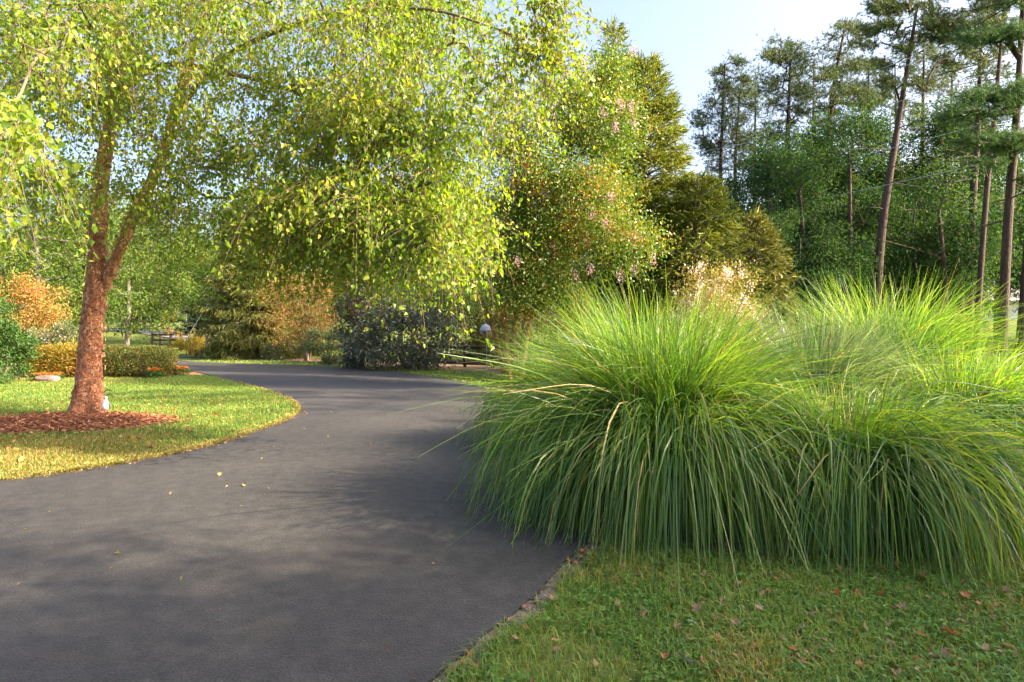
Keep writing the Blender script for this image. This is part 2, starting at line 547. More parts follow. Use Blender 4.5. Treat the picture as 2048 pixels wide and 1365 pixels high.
def asphalt_mat():
    m, nt, out = new_mat('asphalt')
    N, L = nt.nodes, nt.links
    tc = N.new('ShaderNodeTexCoord')
    big = N.new('ShaderNodeTexNoise')
    big.inputs['Scale'].default_value = .55
    big.inputs['Detail'].default_value = 5
    L.new(tc.outputs['Object'], big.inputs['Vector'])
    mid = N.new('ShaderNodeTexNoise')
    mid.inputs['Scale'].default_value = 9
    mid.inputs['Detail'].default_value = 6
    L.new(tc.outputs['Object'], mid.inputs['Vector'])
    vo = N.new('ShaderNodeTexVoronoi')
    vo.inputs['Scale'].default_value = 95
    L.new(tc.outputs['Object'], vo.inputs['Vector'])
    fn = N.new('ShaderNodeTexNoise')
    fn.inputs['Scale'].default_value = 120
    fn.inputs['Detail'].default_value = 2
    L.new(tc.outputs['Object'], fn.inputs['Vector'])
    base = ramp(nt, [(.034, .032, .032, .3), (.055, .052, .051, .7)], big.outputs[0])
    sp = ramp(nt, [(.45, .45, .45, .30), (.82, .82, .82, .44), (1.08, 1.08, 1.07, .6), (1.5, 1.48, 1.46, .72)], fn.outputs[0])
    md = ramp(nt, [(.72, .72, .73, .3), (1.2, 1.19, 1.17, .7)], mid.outputs[0])
    a = N.new('ShaderNodeMixRGB')
    a.blend_type = 'MULTIPLY'
    a.inputs[0].default_value = 1
    L.new(base, a.inputs[1])
    L.new(sp, a.inputs[2])
    b = N.new('ShaderNodeMixRGB')
    b.blend_type = 'MULTIPLY'
    b.inputs[0].default_value = 1
    L.new(a.outputs[0], b.inputs[1])
    L.new(md, b.inputs[2])
    p = N.new('ShaderNodeBsdfPrincipled')
    L.new(b.outputs[0], p.inputs['Base Color'])
    p.inputs['Roughness'].default_value = .72
    p.inputs['Specular IOR Level'].default_value = .35
    ad = N.new('ShaderNodeMath')
    ad.operation = 'ADD'
    L.new(vo.outputs['Distance'], ad.inputs[0])
    L.new(fn.outputs[0], ad.inputs[1])
    bp = N.new('ShaderNodeBump')
    bp.inputs['Strength'].default_value = .45
    bp.inputs['Distance'].default_value = .006
    L.new(ad.outputs[0], bp.inputs['Height'])
    L.new(bp.outputs[0], p.inputs['Normal'])
    L.new(p.outputs[0], out.inputs[0])
    return m
M['asphalt'] = asphalt_mat()

def lawn_mat():
    m, nt, out = new_mat('lawn_ground')
    N, L = nt.nodes, nt.links
    tc = N.new('ShaderNodeTexCoord')
    n1 = N.new('ShaderNodeTexNoise')
    n1.inputs['Scale'].default_value = .5
    n1.inputs['Detail'].default_value = 8
    n1.inputs['Roughness'].default_value = .65
    L.new(tc.outputs['Object'], n1.inputs['Vector'])
    n2 = N.new('ShaderNodeTexNoise')
    n2.inputs['Scale'].default_value = 28
    n2.inputs['Detail'].default_value = 4
    L.new(tc.outputs['Object'], n2.inputs['Vector'])
    c1 = ramp(nt, [(.065, .10, .028, .3), (.105, .145, .034, .5), (.18, .16, .055, .7)], n1.outputs[0])
    c2 = ramp(nt, [(.55, .55, .5, .3), (1.25, 1.2, 1.1, .7)], n2.outputs[0])
    a = N.new('ShaderNodeMixRGB')
    a.blend_type = 'MULTIPLY'
    a.inputs[0].default_value = 1
    L.new(c1, a.inputs[1])
    L.new(c2, a.inputs[2])
    p = N.new('ShaderNodeBsdfPrincipled')
    L.new(a.outputs[0], p.inputs['Base Color'])
    p.inputs['Roughness'].default_value = .9
    p.inputs['Specular IOR Level'].default_value = .1
    bp = N.new('ShaderNodeBump')
    bp.inputs['Strength'].default_value = .6
    bp.inputs['Distance'].default_value = .03
    L.new(n2.outputs[0], bp.inputs['Height'])
    L.new(bp.outputs[0], p.inputs['Normal'])
    L.new(p.outputs[0], out.inputs[0])
    return m
M['lawn'] = lawn_mat()

# ---------------------------------------------------------------- helpers: leaves and branches
def T(v, f):
    return np.array(v, float), np.array(f, int)
LEAF = {
    # x along the leaf, y across (half width 1), z lift
    'ovate': T([(0, 0, 0), (.3, 1, .10), (1, 0, -.05), (.3, -1, .10)], [(0, 1, 2), (0, 2, 3)]),
    'birch': T([(0, 0, 0), (.22, .92, .08), (.6, .62, .05), (1, 0, -.10), (.6, -.62, .05), (.22, -.92, .08)], [(0, 1, 2), (0, 2, 3), (0, 3, 4), (0, 4, 5)]),
    'long': T([(0, 0, 0), (.45, 1, .07), (1, 0, -.12), (.45, -1, .07)], [(0, 1, 2), (0, 2, 3)]),
    'needle': T([(0, 1, 0), (0, -1, 0), (1, 0, 0)], [(0, 1, 2)]),
    'lobed': T([(0, 0, 0), (.25, .9, .1), (.5, .45, .03), (.75, .8, .1), (1, 0, -.08), (.75, -.8, .1), (.5, -.45, .03), (.25, -.9, .1)], [(0, 1, 2), (0, 2, 4), (2, 3, 4), (0, 4, 6), (4, 5, 6), (0, 6, 7)]),
}

def leaves(g, pos, axis, nrm, L, W, kind='ovate', mat=0):
    tv, tf = LEAF[kind]
    n = len(pos)
    axis = norm(axis)
    side = norm(np.cross(nrm, axis))
    up = np.cross(axis, side)
    L = np.broadcast_to(np.asarray(L, float), (n,))
    W = np.broadcast_to(np.asarray(W, float), (n,))
    v = (pos[:, None, :]
         + axis[:, None, :] * (tv[None, :, 0:1] * L[:, None, None])
         + side[:, None, :] * (tv[None, :, 1:2] * W[:, None, None] * .5)
         + up[:, None, :] * (tv[None, :, 2:3] * L[:, None, None]))
    f = tf[None] + (np.arange(n) * len(tv))[:, None, None]
    g.add(v.reshape(-1, 3), f.reshape(-1, tf.shape[1]), mat)

def rnd(n, s=1.0):
    return RNG.normal(0, s, (n, 3))

def grow(seeds, targets, step=.35, tip=.004, power=.46, arch=.12, zup=.35, zdown=0.0, wob=.06):
    """join every target to the nearest wood by a bent shoot; returns the wood and its thickness"""
    Pn, par, fix, isseed = [], [], [], []
    for si, (pts, rad) in enumerate(seeds):
        pts = np.asarray(pts, float)
        start = -1
        if si > 0 and Pn:
            start = int(np.argmin(np.linalg.norm(np.array(Pn) - pts[0], axis=1)))
            if np.linalg.norm(pts[0] - pts[0]) == 0 and pts[0][2] < seeds[0][0][0][2] + .3:
                start = -1
        for k, q in enumerate(pts):
            par.append(start if k == 0 else len(Pn) - 1)
            Pn.append(q)
            fix.append(rad[k])
            isseed.append(True)
    n0 = len(Pn)
    cap = n0 + len(targets) * 14 + 1000
    A = np.zeros((cap, 3))
    A[:n0] = Pn
    n = n0
    par = list(par)
    order = np.argsort([np.min(np.linalg.norm(A[:n0] - t, axis=1)) for t in targets])
    tips = {}
    for ti in order:
        t = targets[ti]
        dv = t - A[:n]
        d = np.sqrt((dv ** 2).sum(1))
        cost = d + zup * np.clip(-dv[:, 2], 0, None) + zdown * np.clip(dv[:, 2], 0, None)
        j = int(np.argmin(cost))
        dist = d[j]
        m = int(min(12, max(1, round(dist / step))))
        a = A[j]
        c = (a + t) / 2 + np.array([0, 0, arch * dist]) + RNG.normal(0, wob * dist + 1e-6, 3)
        for k in range(1, m + 1):
            u = k / m
            q = (1 - u) ** 2 * a + 2 * u * (1 - u) * c + u * u * t
            A[n] = q
            par.append(j if k == 1 else n - 1)
            fix.append(0)
            isseed.append(False)
            n += 1
            if n >= cap - 15:
                break
        tips[ti] = n - 1
        if n >= cap - 15:
            break
    A = A[:n]
    par = np.array(par)
    cnt = np.zeros(n)
    for i in tips.values():
        cnt[i] += 1
    # children always come after their parents, except forked seed paths, which only point back
    for i in range(n - 1, -1, -1):
        if par[i] >= 0:
            cnt[par[i]] += cnt[i]
    rad = np.maximum(tip * np.maximum(cnt, 1) ** power, np.array(fix))
    return A, par, rad, np.array(isseed), tips, cnt

def limbs(g, A, par, rad, isseed, cnt, mat=0, min_r=0.0, thick=1.0):
    n = len(A)
    kids = [[] for _ in range(n)]
    for i in range(n):
        if par[i] >= 0:
            kids[par[i]].append(i)
    starts = []
    for i in range(n):
        for c in kids[i]:
            if not isseed[c] and (isseed[i] or c != max((k for k in kids[i] if not isseed[k]), key=lambda k: cnt[k])):
                starts.append((i, c))
    for i, c in starts:
        ch = [c]
        while True:
            nx = [k for k in kids[ch[-1]] if not isseed[k]]
            if not nx:
                break
            ch.append(max(nx, key=lambda k: cnt[k]))
        r = rad[ch] * thick
        if r[0] < min_r:
            continue
        pts = np.vstack([A[i][None], A[ch]])
        rr = np.concatenate([[r[0]], r])
        rr[-1] *= .5
        s = 3 if r[0] < .012 else (5 if r[0] < .05 else 8)
        tube(g, pts, rr, s, mat, cap=False)

def ell(n, c, r, shell=0.0):
    """points in an ellipsoid, optionally only in its outer part"""
    v = norm(rnd(n))
    u = RNG.random(n) ** (1 / 3)
    u = shell + (1 - shell) * u
    return np.asarray(c) + v * u[:, None] * np.asarray(r)

def clumped(n, c, r, k=40, s=.25, shell=.0):
    cs = ell(k, c, r, shell)
    i = RNG.integers(0, k, n)
    return cs[i] + rnd(n, 1) * np.asarray(r) * s

def foliage(g, tgt, centre, per, spread, L, wr, kind='ovate', droop=.3, out=.5, mat=0, flat=.0, jit=.6, along=None):
    """per leaves round every target, turned outward and hanging"""
    n = len(tgt) * per
    t = np.repeat(tgt, per, 0)
    off = rnd(n, 1) * np.asarray(spread)
    pos = t + off
    o = norm(pos - np.asarray(centre))
    ax = norm(o * out + np.array([0, 0, -droop]) + rnd(n, jit))
    nr = norm(np.array([0, 0, flat]) + o * .35 + rnd(n, .8))
    LL = RNG.uniform(L[0], L[1], n)
    leaves(g, pos, ax, nr, LL, LL * wr * RNG.uniform(.8, 1.15, n), kind, mat)

def tufts(g, tgt, direc, per, L, Wd, spread=.75, mat=0, back=0.0):
    n = len(tgt) * per
    p = np.repeat(tgt, per, 0)
    d = np.repeat(norm(direc), per, 0)
    p = p - d * (RNG.random(n) * back)[:, None]
    ax = norm(d + rnd(n, spread))
    leaves(g, p, ax, rnd(n), RNG.uniform(L[0], L[1], n), Wd, 'needle', mat)

def trunk_mesh(g, pts, rad, sides=10, mat=0, rough=.06, seed=0, n=None):
    """a trunk with a slightly uneven outline"""
    pts = spline(pts, n or 6)
    rad = np.interp(np.linspace(0, 1, len(pts)), np.linspace(0, 1, len(rad)), rad)
    t = norm(np.gradient(pts, axis=0))
    a = norm(np.cross(t, np.array([0.0, 1, .01])))
    b = np.cross(t, a)
    ang = np.arange(sides) * 2 * np.pi / sides
    ring = a[:, None] * np.cos(ang)[None, :, None] + b[:, None] * np.sin(ang)[None, :, None]
    base = pts[:, None] + ring * rad[:, None, None]
    k = 1 + rough * 2 * (vnoise(base, 3.0, seed) - .5) + rough * (vnoise(base, 9.0, seed + 3) - .5)
    v = pts[:, None] + ring * (rad[:, None] * k)[..., None]
    m_ = len(pts)
    i = np.arange(m_ - 1)[:, None] * sides
    j = np.arange(sides)[None]
    f = np.stack([i + j, i + (j + 1) % sides, i + sides + (j + 1) % sides, i + sides + j], -1).reshape(-1, 4)
    g.add(v.reshape(-1, 3), f, mat)
    return pts, rad

# ================================================================ THE SETTING
def ground():
    def axis(lo, hi, fine_lo, fine_hi):
        a = np.concatenate([np.linspace(lo, fine_lo, 26, endpoint=False), np.linspace(fine_lo, fine_hi, 70, endpoint=False), np.linspace(fine_hi, hi, 26)])
        return a
    xs, ys = axis(-500, 500, -60, 60), axis(-60, 700, -5, 110)
    X, Y = np.meshgrid(xs, ys)
    Z = H(X, Y)
    v = np.stack([X, Y, Z], -1).reshape(-1, 3)
    nx = len(xs)
    i = np.arange(len(ys) - 1)[:, None] * nx
    j = np.arange(nx - 1)[None]
    f = np.stack([i + j, i + j + 1, i + nx + j + 1, i + nx + j], -1).reshape(-1, 4)
    g = Geo()
    g.add(v, f)
    o = g.build('ground', M['lawn'], smooth_shade=True)
    o['kind'] = 'structure'
ground()

left_edge = [(-9.5, 4.6), (-6.6, 5.55)] + [G(*q) for q in [(0, 966), (150, 946), (300, 921), (420, 894), (500, 869), (570, 844), (597, 824), (585, 804), (540, 785), (480, 768), (430, 754), (385, 744), (352, 735), (330, 725), (318, 718)]]
far_edge = [(-19.5, 33.5), G(340, 713.5), G(420, 712.5)]
tongue = [G(440, 716), G(372, 716.5), G(347, 719), G(390, 725), G(480, 728), G(600, 732), G(700, 737), G(780, 743), G(870, 756), G(955, 773), G(990, 788)]
right_edge = [(-.15, 12), (.35, 9.5), (.75, 7.2), (.95, 5.6), G(1190, 1075), G(1120, 1140), G(1040, 1220), G(950, 1295), G(862, 1365), (-.75, 1.9), (-1.6, .6), (-3, -2), (-9.5, -3)]
le = spline(left_edge, 6)
te = spline(tongue, 5)
re = spline(right_edge, 6)
drive = np.vstack([le, far_edge, te, re])
# slightly ragged edge
drive[:, 0] += (vnoise(drive * 6.0) - .5) * .05
sheet('driveway', drive, .022, M['asphalt'], depth=.03)

# soil strip along the right-hand edge of the drive, and planting beds
strip_in = spline([(.95, 5.6), G(1190, 1075), G(1120, 1140), G(1040, 1220), G(950, 1295), G(862, 1365), (-.75, 1.9)], 6)
off = np.array([RNG.uniform(.05, .13) for _ in strip_in])
strip_out = strip_in + np.stack([off, -off * .45], -1)
sheet('soil_strip', np.vstack([strip_in - [.05, 0], strip_out[::-1]]), .006, M['edge_soil'])
lsi = spline(left_edge[2:12], 8)
lso = lsi + np.stack([-(.05 + .16 * vnoise(lsi, 3.0, 2)), .03 + .08 * vnoise(lsi, 2.0, 7)], -1)
sheet('soil_strip', np.vstack([lsi + [.03, 0], lso[::-1]]), .005, M['dry_soil'])
mulch_c, mulch_r = np.array([-6.95, 9.72]), np.array([1.62, 1.0])

def mulch_mound():
    g = Geo()
    ns, nr = 48, 10
    a = np.arange(ns) * 2 * np.pi / ns
    wob = 1 + .45 * (vnoise(np.stack([np.cos(a), np.sin(a)], -1), 2.2, 4) - .5) + .22 * (vnoise(np.stack([np.cos(a), np.sin(a)], -1), 7, 5) - .5)
    rr = np.linspace(0, 1, nr + 1)[1:]
    pts = [np.array([[mulch_c[0], mulch_c[1], .10]])]
    for r in rr:
        x = mulch_c[0] + np.cos(a) * mulch_r[0] * r * wob
        y = mulch_c[1] + np.sin(a) * mulch_r[1] * r * wob
        z = .10 * (1 - r ** 2) + .012 * (vnoise(np.stack([x, y], -1), 6) - .5) + .006
        pts.append(np.stack([x, y, z], -1))
    v = np.vstack(pts)
    g.add(v[[0] + list(range(1, ns + 1))], [[0, 1 + k, 1 + (k + 1) % ns] for k in range(ns)])
    i = 1 + np.arange(nr - 1)[:, None] * ns
    j = np.arange(ns)[None]
    g.add(v, np.stack([i + j, i + ns + j, i + ns + (j + 1) % ns, i + (j + 1) % ns], -1).reshape(-1, 4))
    o = g.build('mulch_bed', M['mulch'], smooth_shade=True)
    o['kind'] = 'structure'
    # shredded bark lying on it
    n = 5200
    q = RNG.uniform(-1.25, 1.25, (n * 3, 2))
    q = q[(q ** 2).sum(1) + RNG.normal(0, .16, len(q)) < 1.02][:n]
    n = len(q)
    r2 = (q ** 2).sum(1)
    pos = np.stack([mulch_c[0] + q[:, 0] * mulch_r[0] * 1.02, mulch_c[1] + q[:, 1] * mulch_r[1] * 1.02, .10 * np.clip(1 - r2, 0, 1) + .018 + RNG.random(n) * .012], -1)
    g = Geo()
    ax = norm(np.stack([RNG.normal(0, 1, n), RNG.normal(0, 1, n), RNG.normal(0, .22, n)], -1))
    leaves(g, pos, ax, norm(np.array([0, 0, 1]) + rnd(n, .35)), RNG.uniform(.04, .11, n), RNG.uniform(.012, .028, n), 'long')
    tag(g.build('bark_mulch', M['chip']), 'shredded red brown bark mulch spread round the birch trunk', 'mulch', kind='stuff')
mulch_mound()

bed_far = spline([G(470, 722), G(560, 722), G(640, 726), G(730, 731), G(800, 738), G(900, 741), G(985, 747), (-.2, 19.2), (1.6, 17), (4, 16), (8, 18), (8, 26), (0, 27), (-8, 29), (-13, 31)], 5, closed=True)
sheet('shrub_bed', bed_far, .007, M['bed_soil'])
bed_hedge = spline([G(28, 765), G(110, 766), G(215, 764), G(300, 757), G(370, 752), (-9.9, 20.6), (-12, 21), (-16, 21)], 4, closed=True)
sheet('hedge_bed', bed_hedge, .007, M['mulch'])
bed_grass = spline([(.98, 5.5), (.72, 4.62), (1.2, 4.25), (2.0, 4.1), (3.0, 4.25), (3.9, 4.9), (5.2, 5.2), (6.6, 6.4), (6, 8.6), (3, 9.5), (.8, 9)], 5, closed=True)
sheet('grass_bed', bed_grass, .007, M['bed_soil'])

# the road far beyond the lawn
fr = np.array([(-62, 84), (-46, 74), (-33, 61), (-25, 53), (-20, 50), (-19, 54), (-25, 60), (-34, 69), (-47, 81), (-60, 92)], float)
o = sheet('far_road', spline(fr, 5, closed=True), .08, M['far_road'], zfun=hz)

# ================================================================ LAWN GRASS
def blades(g, pts, h, wd, lean, mat=0, seg=2):
    n = len(pts)
    az = RNG.uniform(0, 2 * np.pi, n)
    d = np.stack([np.cos(az), np.sin(az), np.zeros(n)], -1)
    s = np.stack([-np.sin(az), np.cos(az), np.zeros(n)], -1)
    hh = h[:, None]
    ln = lean[:, None]
    p0 = pts
    p1 = pts + np.array([0, 0, 1]) * hh * .6 + d * hh * ln * .35
    p2 = pts + np.array([0, 0, 1]) * hh * (1 - .35 * ln) + d * hh * ln
    ww = wd[:, None] * .5
    v = np.stack([p0 - s * ww, p0 + s * ww, p1 - s * ww * .8, p1 + s * ww * .8, p2], 1)
    b = (np.arange(n) * 5)[:, None]
    g.add(v.reshape(-1, 3), np.concatenate([b + np.array([[0, 1, 3]]), b + np.array([[0, 3, 2]]), b + np.array([[2, 3, 4]])]), mat)

near_poly = np.vstack([strip_out[2:], [(-.6, 1.6), (3.2, 1.6), (6.5, 4), (8.5, 7.5), (7.2, 8.0), (6.4, 6.2), (5.0, 5.0), (3.9, 4.7), (3.0, 4.05), (2.0, 3.95), (1.2, 4.1)]])

def near_lawn():
    n = 280000
    q = np.stack([RNG.uniform(-.7, 8.5, n), 1.9 + 6 * RNG.random(n) ** 1.6], -1)
    q = q[inside(near_poly, q) & (q[:, 0] < q[:, 1] * .95 + .4)]
    dens = vnoise(q, 1.4, 5) * .6 + vnoise(q, 5, 6) * .4
    q = q[RNG.random(len(q)) < np.clip(dens * 2.2 - .1, .55, 1)]
    n = len(q)
    pts = np.concatenate([q, np.zeros((n, 1))], 1)
    dry = (vnoise(q, 2.2, 9) + RNG.normal(0, .14, n)) > .78
    g = Geo()
    for k, sel in ((0, ~dry), (1, dry)):
        m_ = sel.sum()
        tall = .75 + .8 * vnoise(q[sel], 1.1, 12)
        blades(g, pts[sel], RNG.uniform(.03, .085, m_) * tall, RNG.uniform(.003, .0065, m_), RNG.uniform(.1, 1.3, m_), k)
    j_ = RNG.integers(0, len(strip_out) - 1, 1500)
    t_ = RNG.random((1500, 1))
    e_ = strip_out[j_] * (1 - t_) + strip_out[j_ + 1] * t_ + RNG.normal(0, .03, (1500, 2))
    e_ = e_[vnoise(e_, 9.0, 3) > .42]
    c_ = len(e_)
    blades(g, np.concatenate([e_, np.full((c_, 1), .008)], 1), RNG.uniform(.03, .085, c_), RNG.uniform(.003, .006, c_), RNG.uniform(.4, 1.6, c_), 0)
    tag(g.build('lawn_grass', [M['lawn_blade'], M['dry_blade']]), 'patchy green grass in the shade before the tall grass clumps', 'grass', kind='stuff')
    # broad-leaved weeds among the grass
    n = 44000
    q = np.stack([RNG.uniform(-.4, 8, n), 2.1 + 5 * RNG.random(n) ** 1.4], -1)
    q = q[inside(near_poly, q)]
    dens = vnoise(q, 1.7, 21) * .5 + vnoise(q, 4, 22) * .5
    q = q[(dens + .12 * smooth(-.2, 1.6, q[:, 0])) > .47]
    n = len(q)
    pts = np.concatenate([q, RNG.uniform(.012, .05, (n, 1))], 1)
    g = Geo()
    for k in range(3):
        az = RNG.uniform(0, 2 * np.pi, n)
        ax = np.stack([np.cos(az), np.sin(az), RNG.uniform(-.25, .45, n)], -1)
        leaves(g, pts, ax, norm(np.array([0, 0, 1]) + rnd(n, .3)), RNG.uniform(.014, .036, n), RNG.uniform(.010, .020, n), 'ovate')
    tag(g.build('weeds', M['clover']), 'low broad leaved weeds growing through the shaded lawn', 'weeds', kind='stuff')
near_lawn()

left_poly = np.vstack([spline(left_edge[:13], 6), [(-10.4, 19.7), (-13, 18.6), (-16.5, 17.6), (-21, 17), (-16, 6)]])
def left_lawn():
    n = 330000
    y = 5 + 15 * RNG.random(n) ** 1.5
    x = RNG.uniform(-1, .1, n) * (y * .84 + .4)
    q = np.stack([x, y], -1)
    q = q[inside(left_poly, q)]
    e = ((q - mulch_c) / mulch_r)
    q = q[(e ** 2).sum(1) > .98 + .5 * (vnoise(q, 3) - .5) + RNG.normal(0, .06, len(q))]
    n = len(q)
    pts = np.concatenate([q, np.zeros((n, 1))], 1)
    # dry verge by the drive; its sunlit yellow is put into the colour too
    near = 1 - smooth(6.5, 11, q[:, 1] + q[:, 0] * -.12 - .5)
    dry = (vnoise(q, .9, 31) * .7 + .55 * near + RNG.normal(0, .2, n)) > .72
    g = Geo()
    for k, sel in ((0, ~dry), (1, dry)):
        m_ = sel.sum()
        far = .6 + .5 * smooth(6, 16, q[sel][:, 1])
        blades(g, pts[sel], RNG.uniform(.03, .07, m_), RNG.uniform(.004, .008, m_) * (.7 + far), RNG.uniform(.1, 1.2, m_), k)
    e_ = lsi[RNG.integers(0, len(lsi) - 1, 5200)]
    t_ = RNG.random((5200, 1))
    j_ = np.clip(np.searchsorted(np.arange(len(lsi)), RNG.integers(0, len(lsi) - 1, 5200)), 0, len(lsi) - 2)
    e_ = lsi[j_] * (1 - t_) + lsi[j_ + 1] * t_
    e_ = e_ + np.stack([-np.abs(RNG.normal(0, .05, 5200)) + .03, RNG.normal(0, .02, 5200)], -1)
    tuft_ = vnoise(e_, 7.0, 3) > .40
    e_ = e_[tuft_]
    c_ = len(e_)
    blades(g, np.concatenate([e_, np.full((c_, 1), .01)], 1), RNG.uniform(.03, .09, c_), RNG.uniform(.006, .012, c_), RNG.uniform(.4, 1.5, c_), 1)
    tag(g.build('lawn_grass', [M['lawn_blade'], M['dry_blade']]), 'sunlit yellowing lawn grass round the birch beside the drive', 'grass', kind='stuff')
left_lawn()

def verge():
    poly = np.vstack([te[6:], [(-.1, 14.5), (.4, 17), G(985, 746), G(900, 740), G(730, 731), G(600, 724), G(470, 720)]])
    n = 26000
    q = np.stack([RNG.uniform(-14, .6, n), RNG.uniform(13.5, 31, n)], -1)
    q = q[inside(poly, q)]
    n = len(q)
    g = Geo()
    blades(g, np.concatenate([q, np.zeros((n, 1))], 1), RNG.uniform(.04, .08, n), RNG.uniform(.014, .026, n), RNG.uniform(.2, 1.2, n))
    tag(g.build('verge_grass', [M['lawn_blade']]), 'strip of short grass between the drive and the shrub bed', 'grass', kind='stuff')
verge()

def strip_debris():
    g = Geo()
    n = 260
    t = RNG.random(n)
    i = (t * (len(strip_in) - 1)).astype(int)
    k = RNG.random(n)[:, None]
    q = strip_in[i] * (1 - k) + strip_out[i] * k + RNG.normal(0, .025, (n, 2))
    pts = np.concatenate([q, np.full((n, 1), .01)], 1)
    s = RNG.uniform(.004, .014, n)
    base = norm(np.array([(1, 0, 0), (-1, 0, 0), (0, 1, 0), (0, -1, 0), (0, 0, 1), (0, 0, -1)], float))
    fc = np.array([(0, 2, 4), (2, 1, 4), (1, 3, 4), (3, 0, 4), (2, 0, 5), (1, 2, 5), (3, 1, 5), (0, 3, 5)])
    v = pts[:, None] + base[None] * s[:, None, None] * RNG.uniform(.6, 1.3, (n, 6, 1))
    g.add(v.reshape(-1, 3), (fc[None] + (np.arange(n) * 6)[:, None, None]).reshape(-1, 3))
    tag(g.build('gravel', M['pebble']), 'small loose stones along the right edge of the drive', 'gravel', kind='stuff')
    g = Geo()
    n = 700
    j_ = RNG.integers(0, len(lsi) - 1, n)
    q = lsi[j_] + (lsi[j_ + 1] - lsi[j_]) * RNG.random((n, 1)) + np.stack([RNG.normal(.03, .06, n), RNG.normal(-.02, .03, n)], -1)
    leaves(g, np.concatenate([q, np.full((n, 1), .028)], 1), norm(np.stack([RNG.normal(0, 1, n), RNG.normal(0, 1, n), RNG.normal(0, .2, n)], -1)), norm(np.array([0, 0, 1]) + rnd(n, .4)), RNG.uniform(.012, .04, n), RNG.uniform(.008, .022, n), 'lobed')
    tag(g.build('leaf_litter', M['dead_leaf']), 'crumbled leaves and soil along the left edge of the drive', 'leaf litter', kind='stuff')
    # leaf litter under the tall grass
    n = 1500
    q = np.stack([RNG.uniform(.6, 6.5, n), RNG.uniform(4.05, 6.2, n)], -1)
    q = q[inside(bed_grass, q)]
    n = len(q)
    g = Geo()
    leaves(g, np.concatenate([q, RNG.uniform(.012, .03, (n, 1))], 1), norm(np.stack([RNG.normal(0, 1, n), RNG.normal(0, 1, n), RNG.normal(0, .3, n)], -1)), norm(np.array([0, 0, 1]) + rnd(n, .4)), RNG.uniform(.03, .07, n), RNG.uniform(.02, .045, n), 'lobed')
    tag(g.build('leaf_litter', M['dead_leaf']), 'brown leaf litter under the tall grass clumps', 'leaf litter', kind='stuff')
strip_debris()

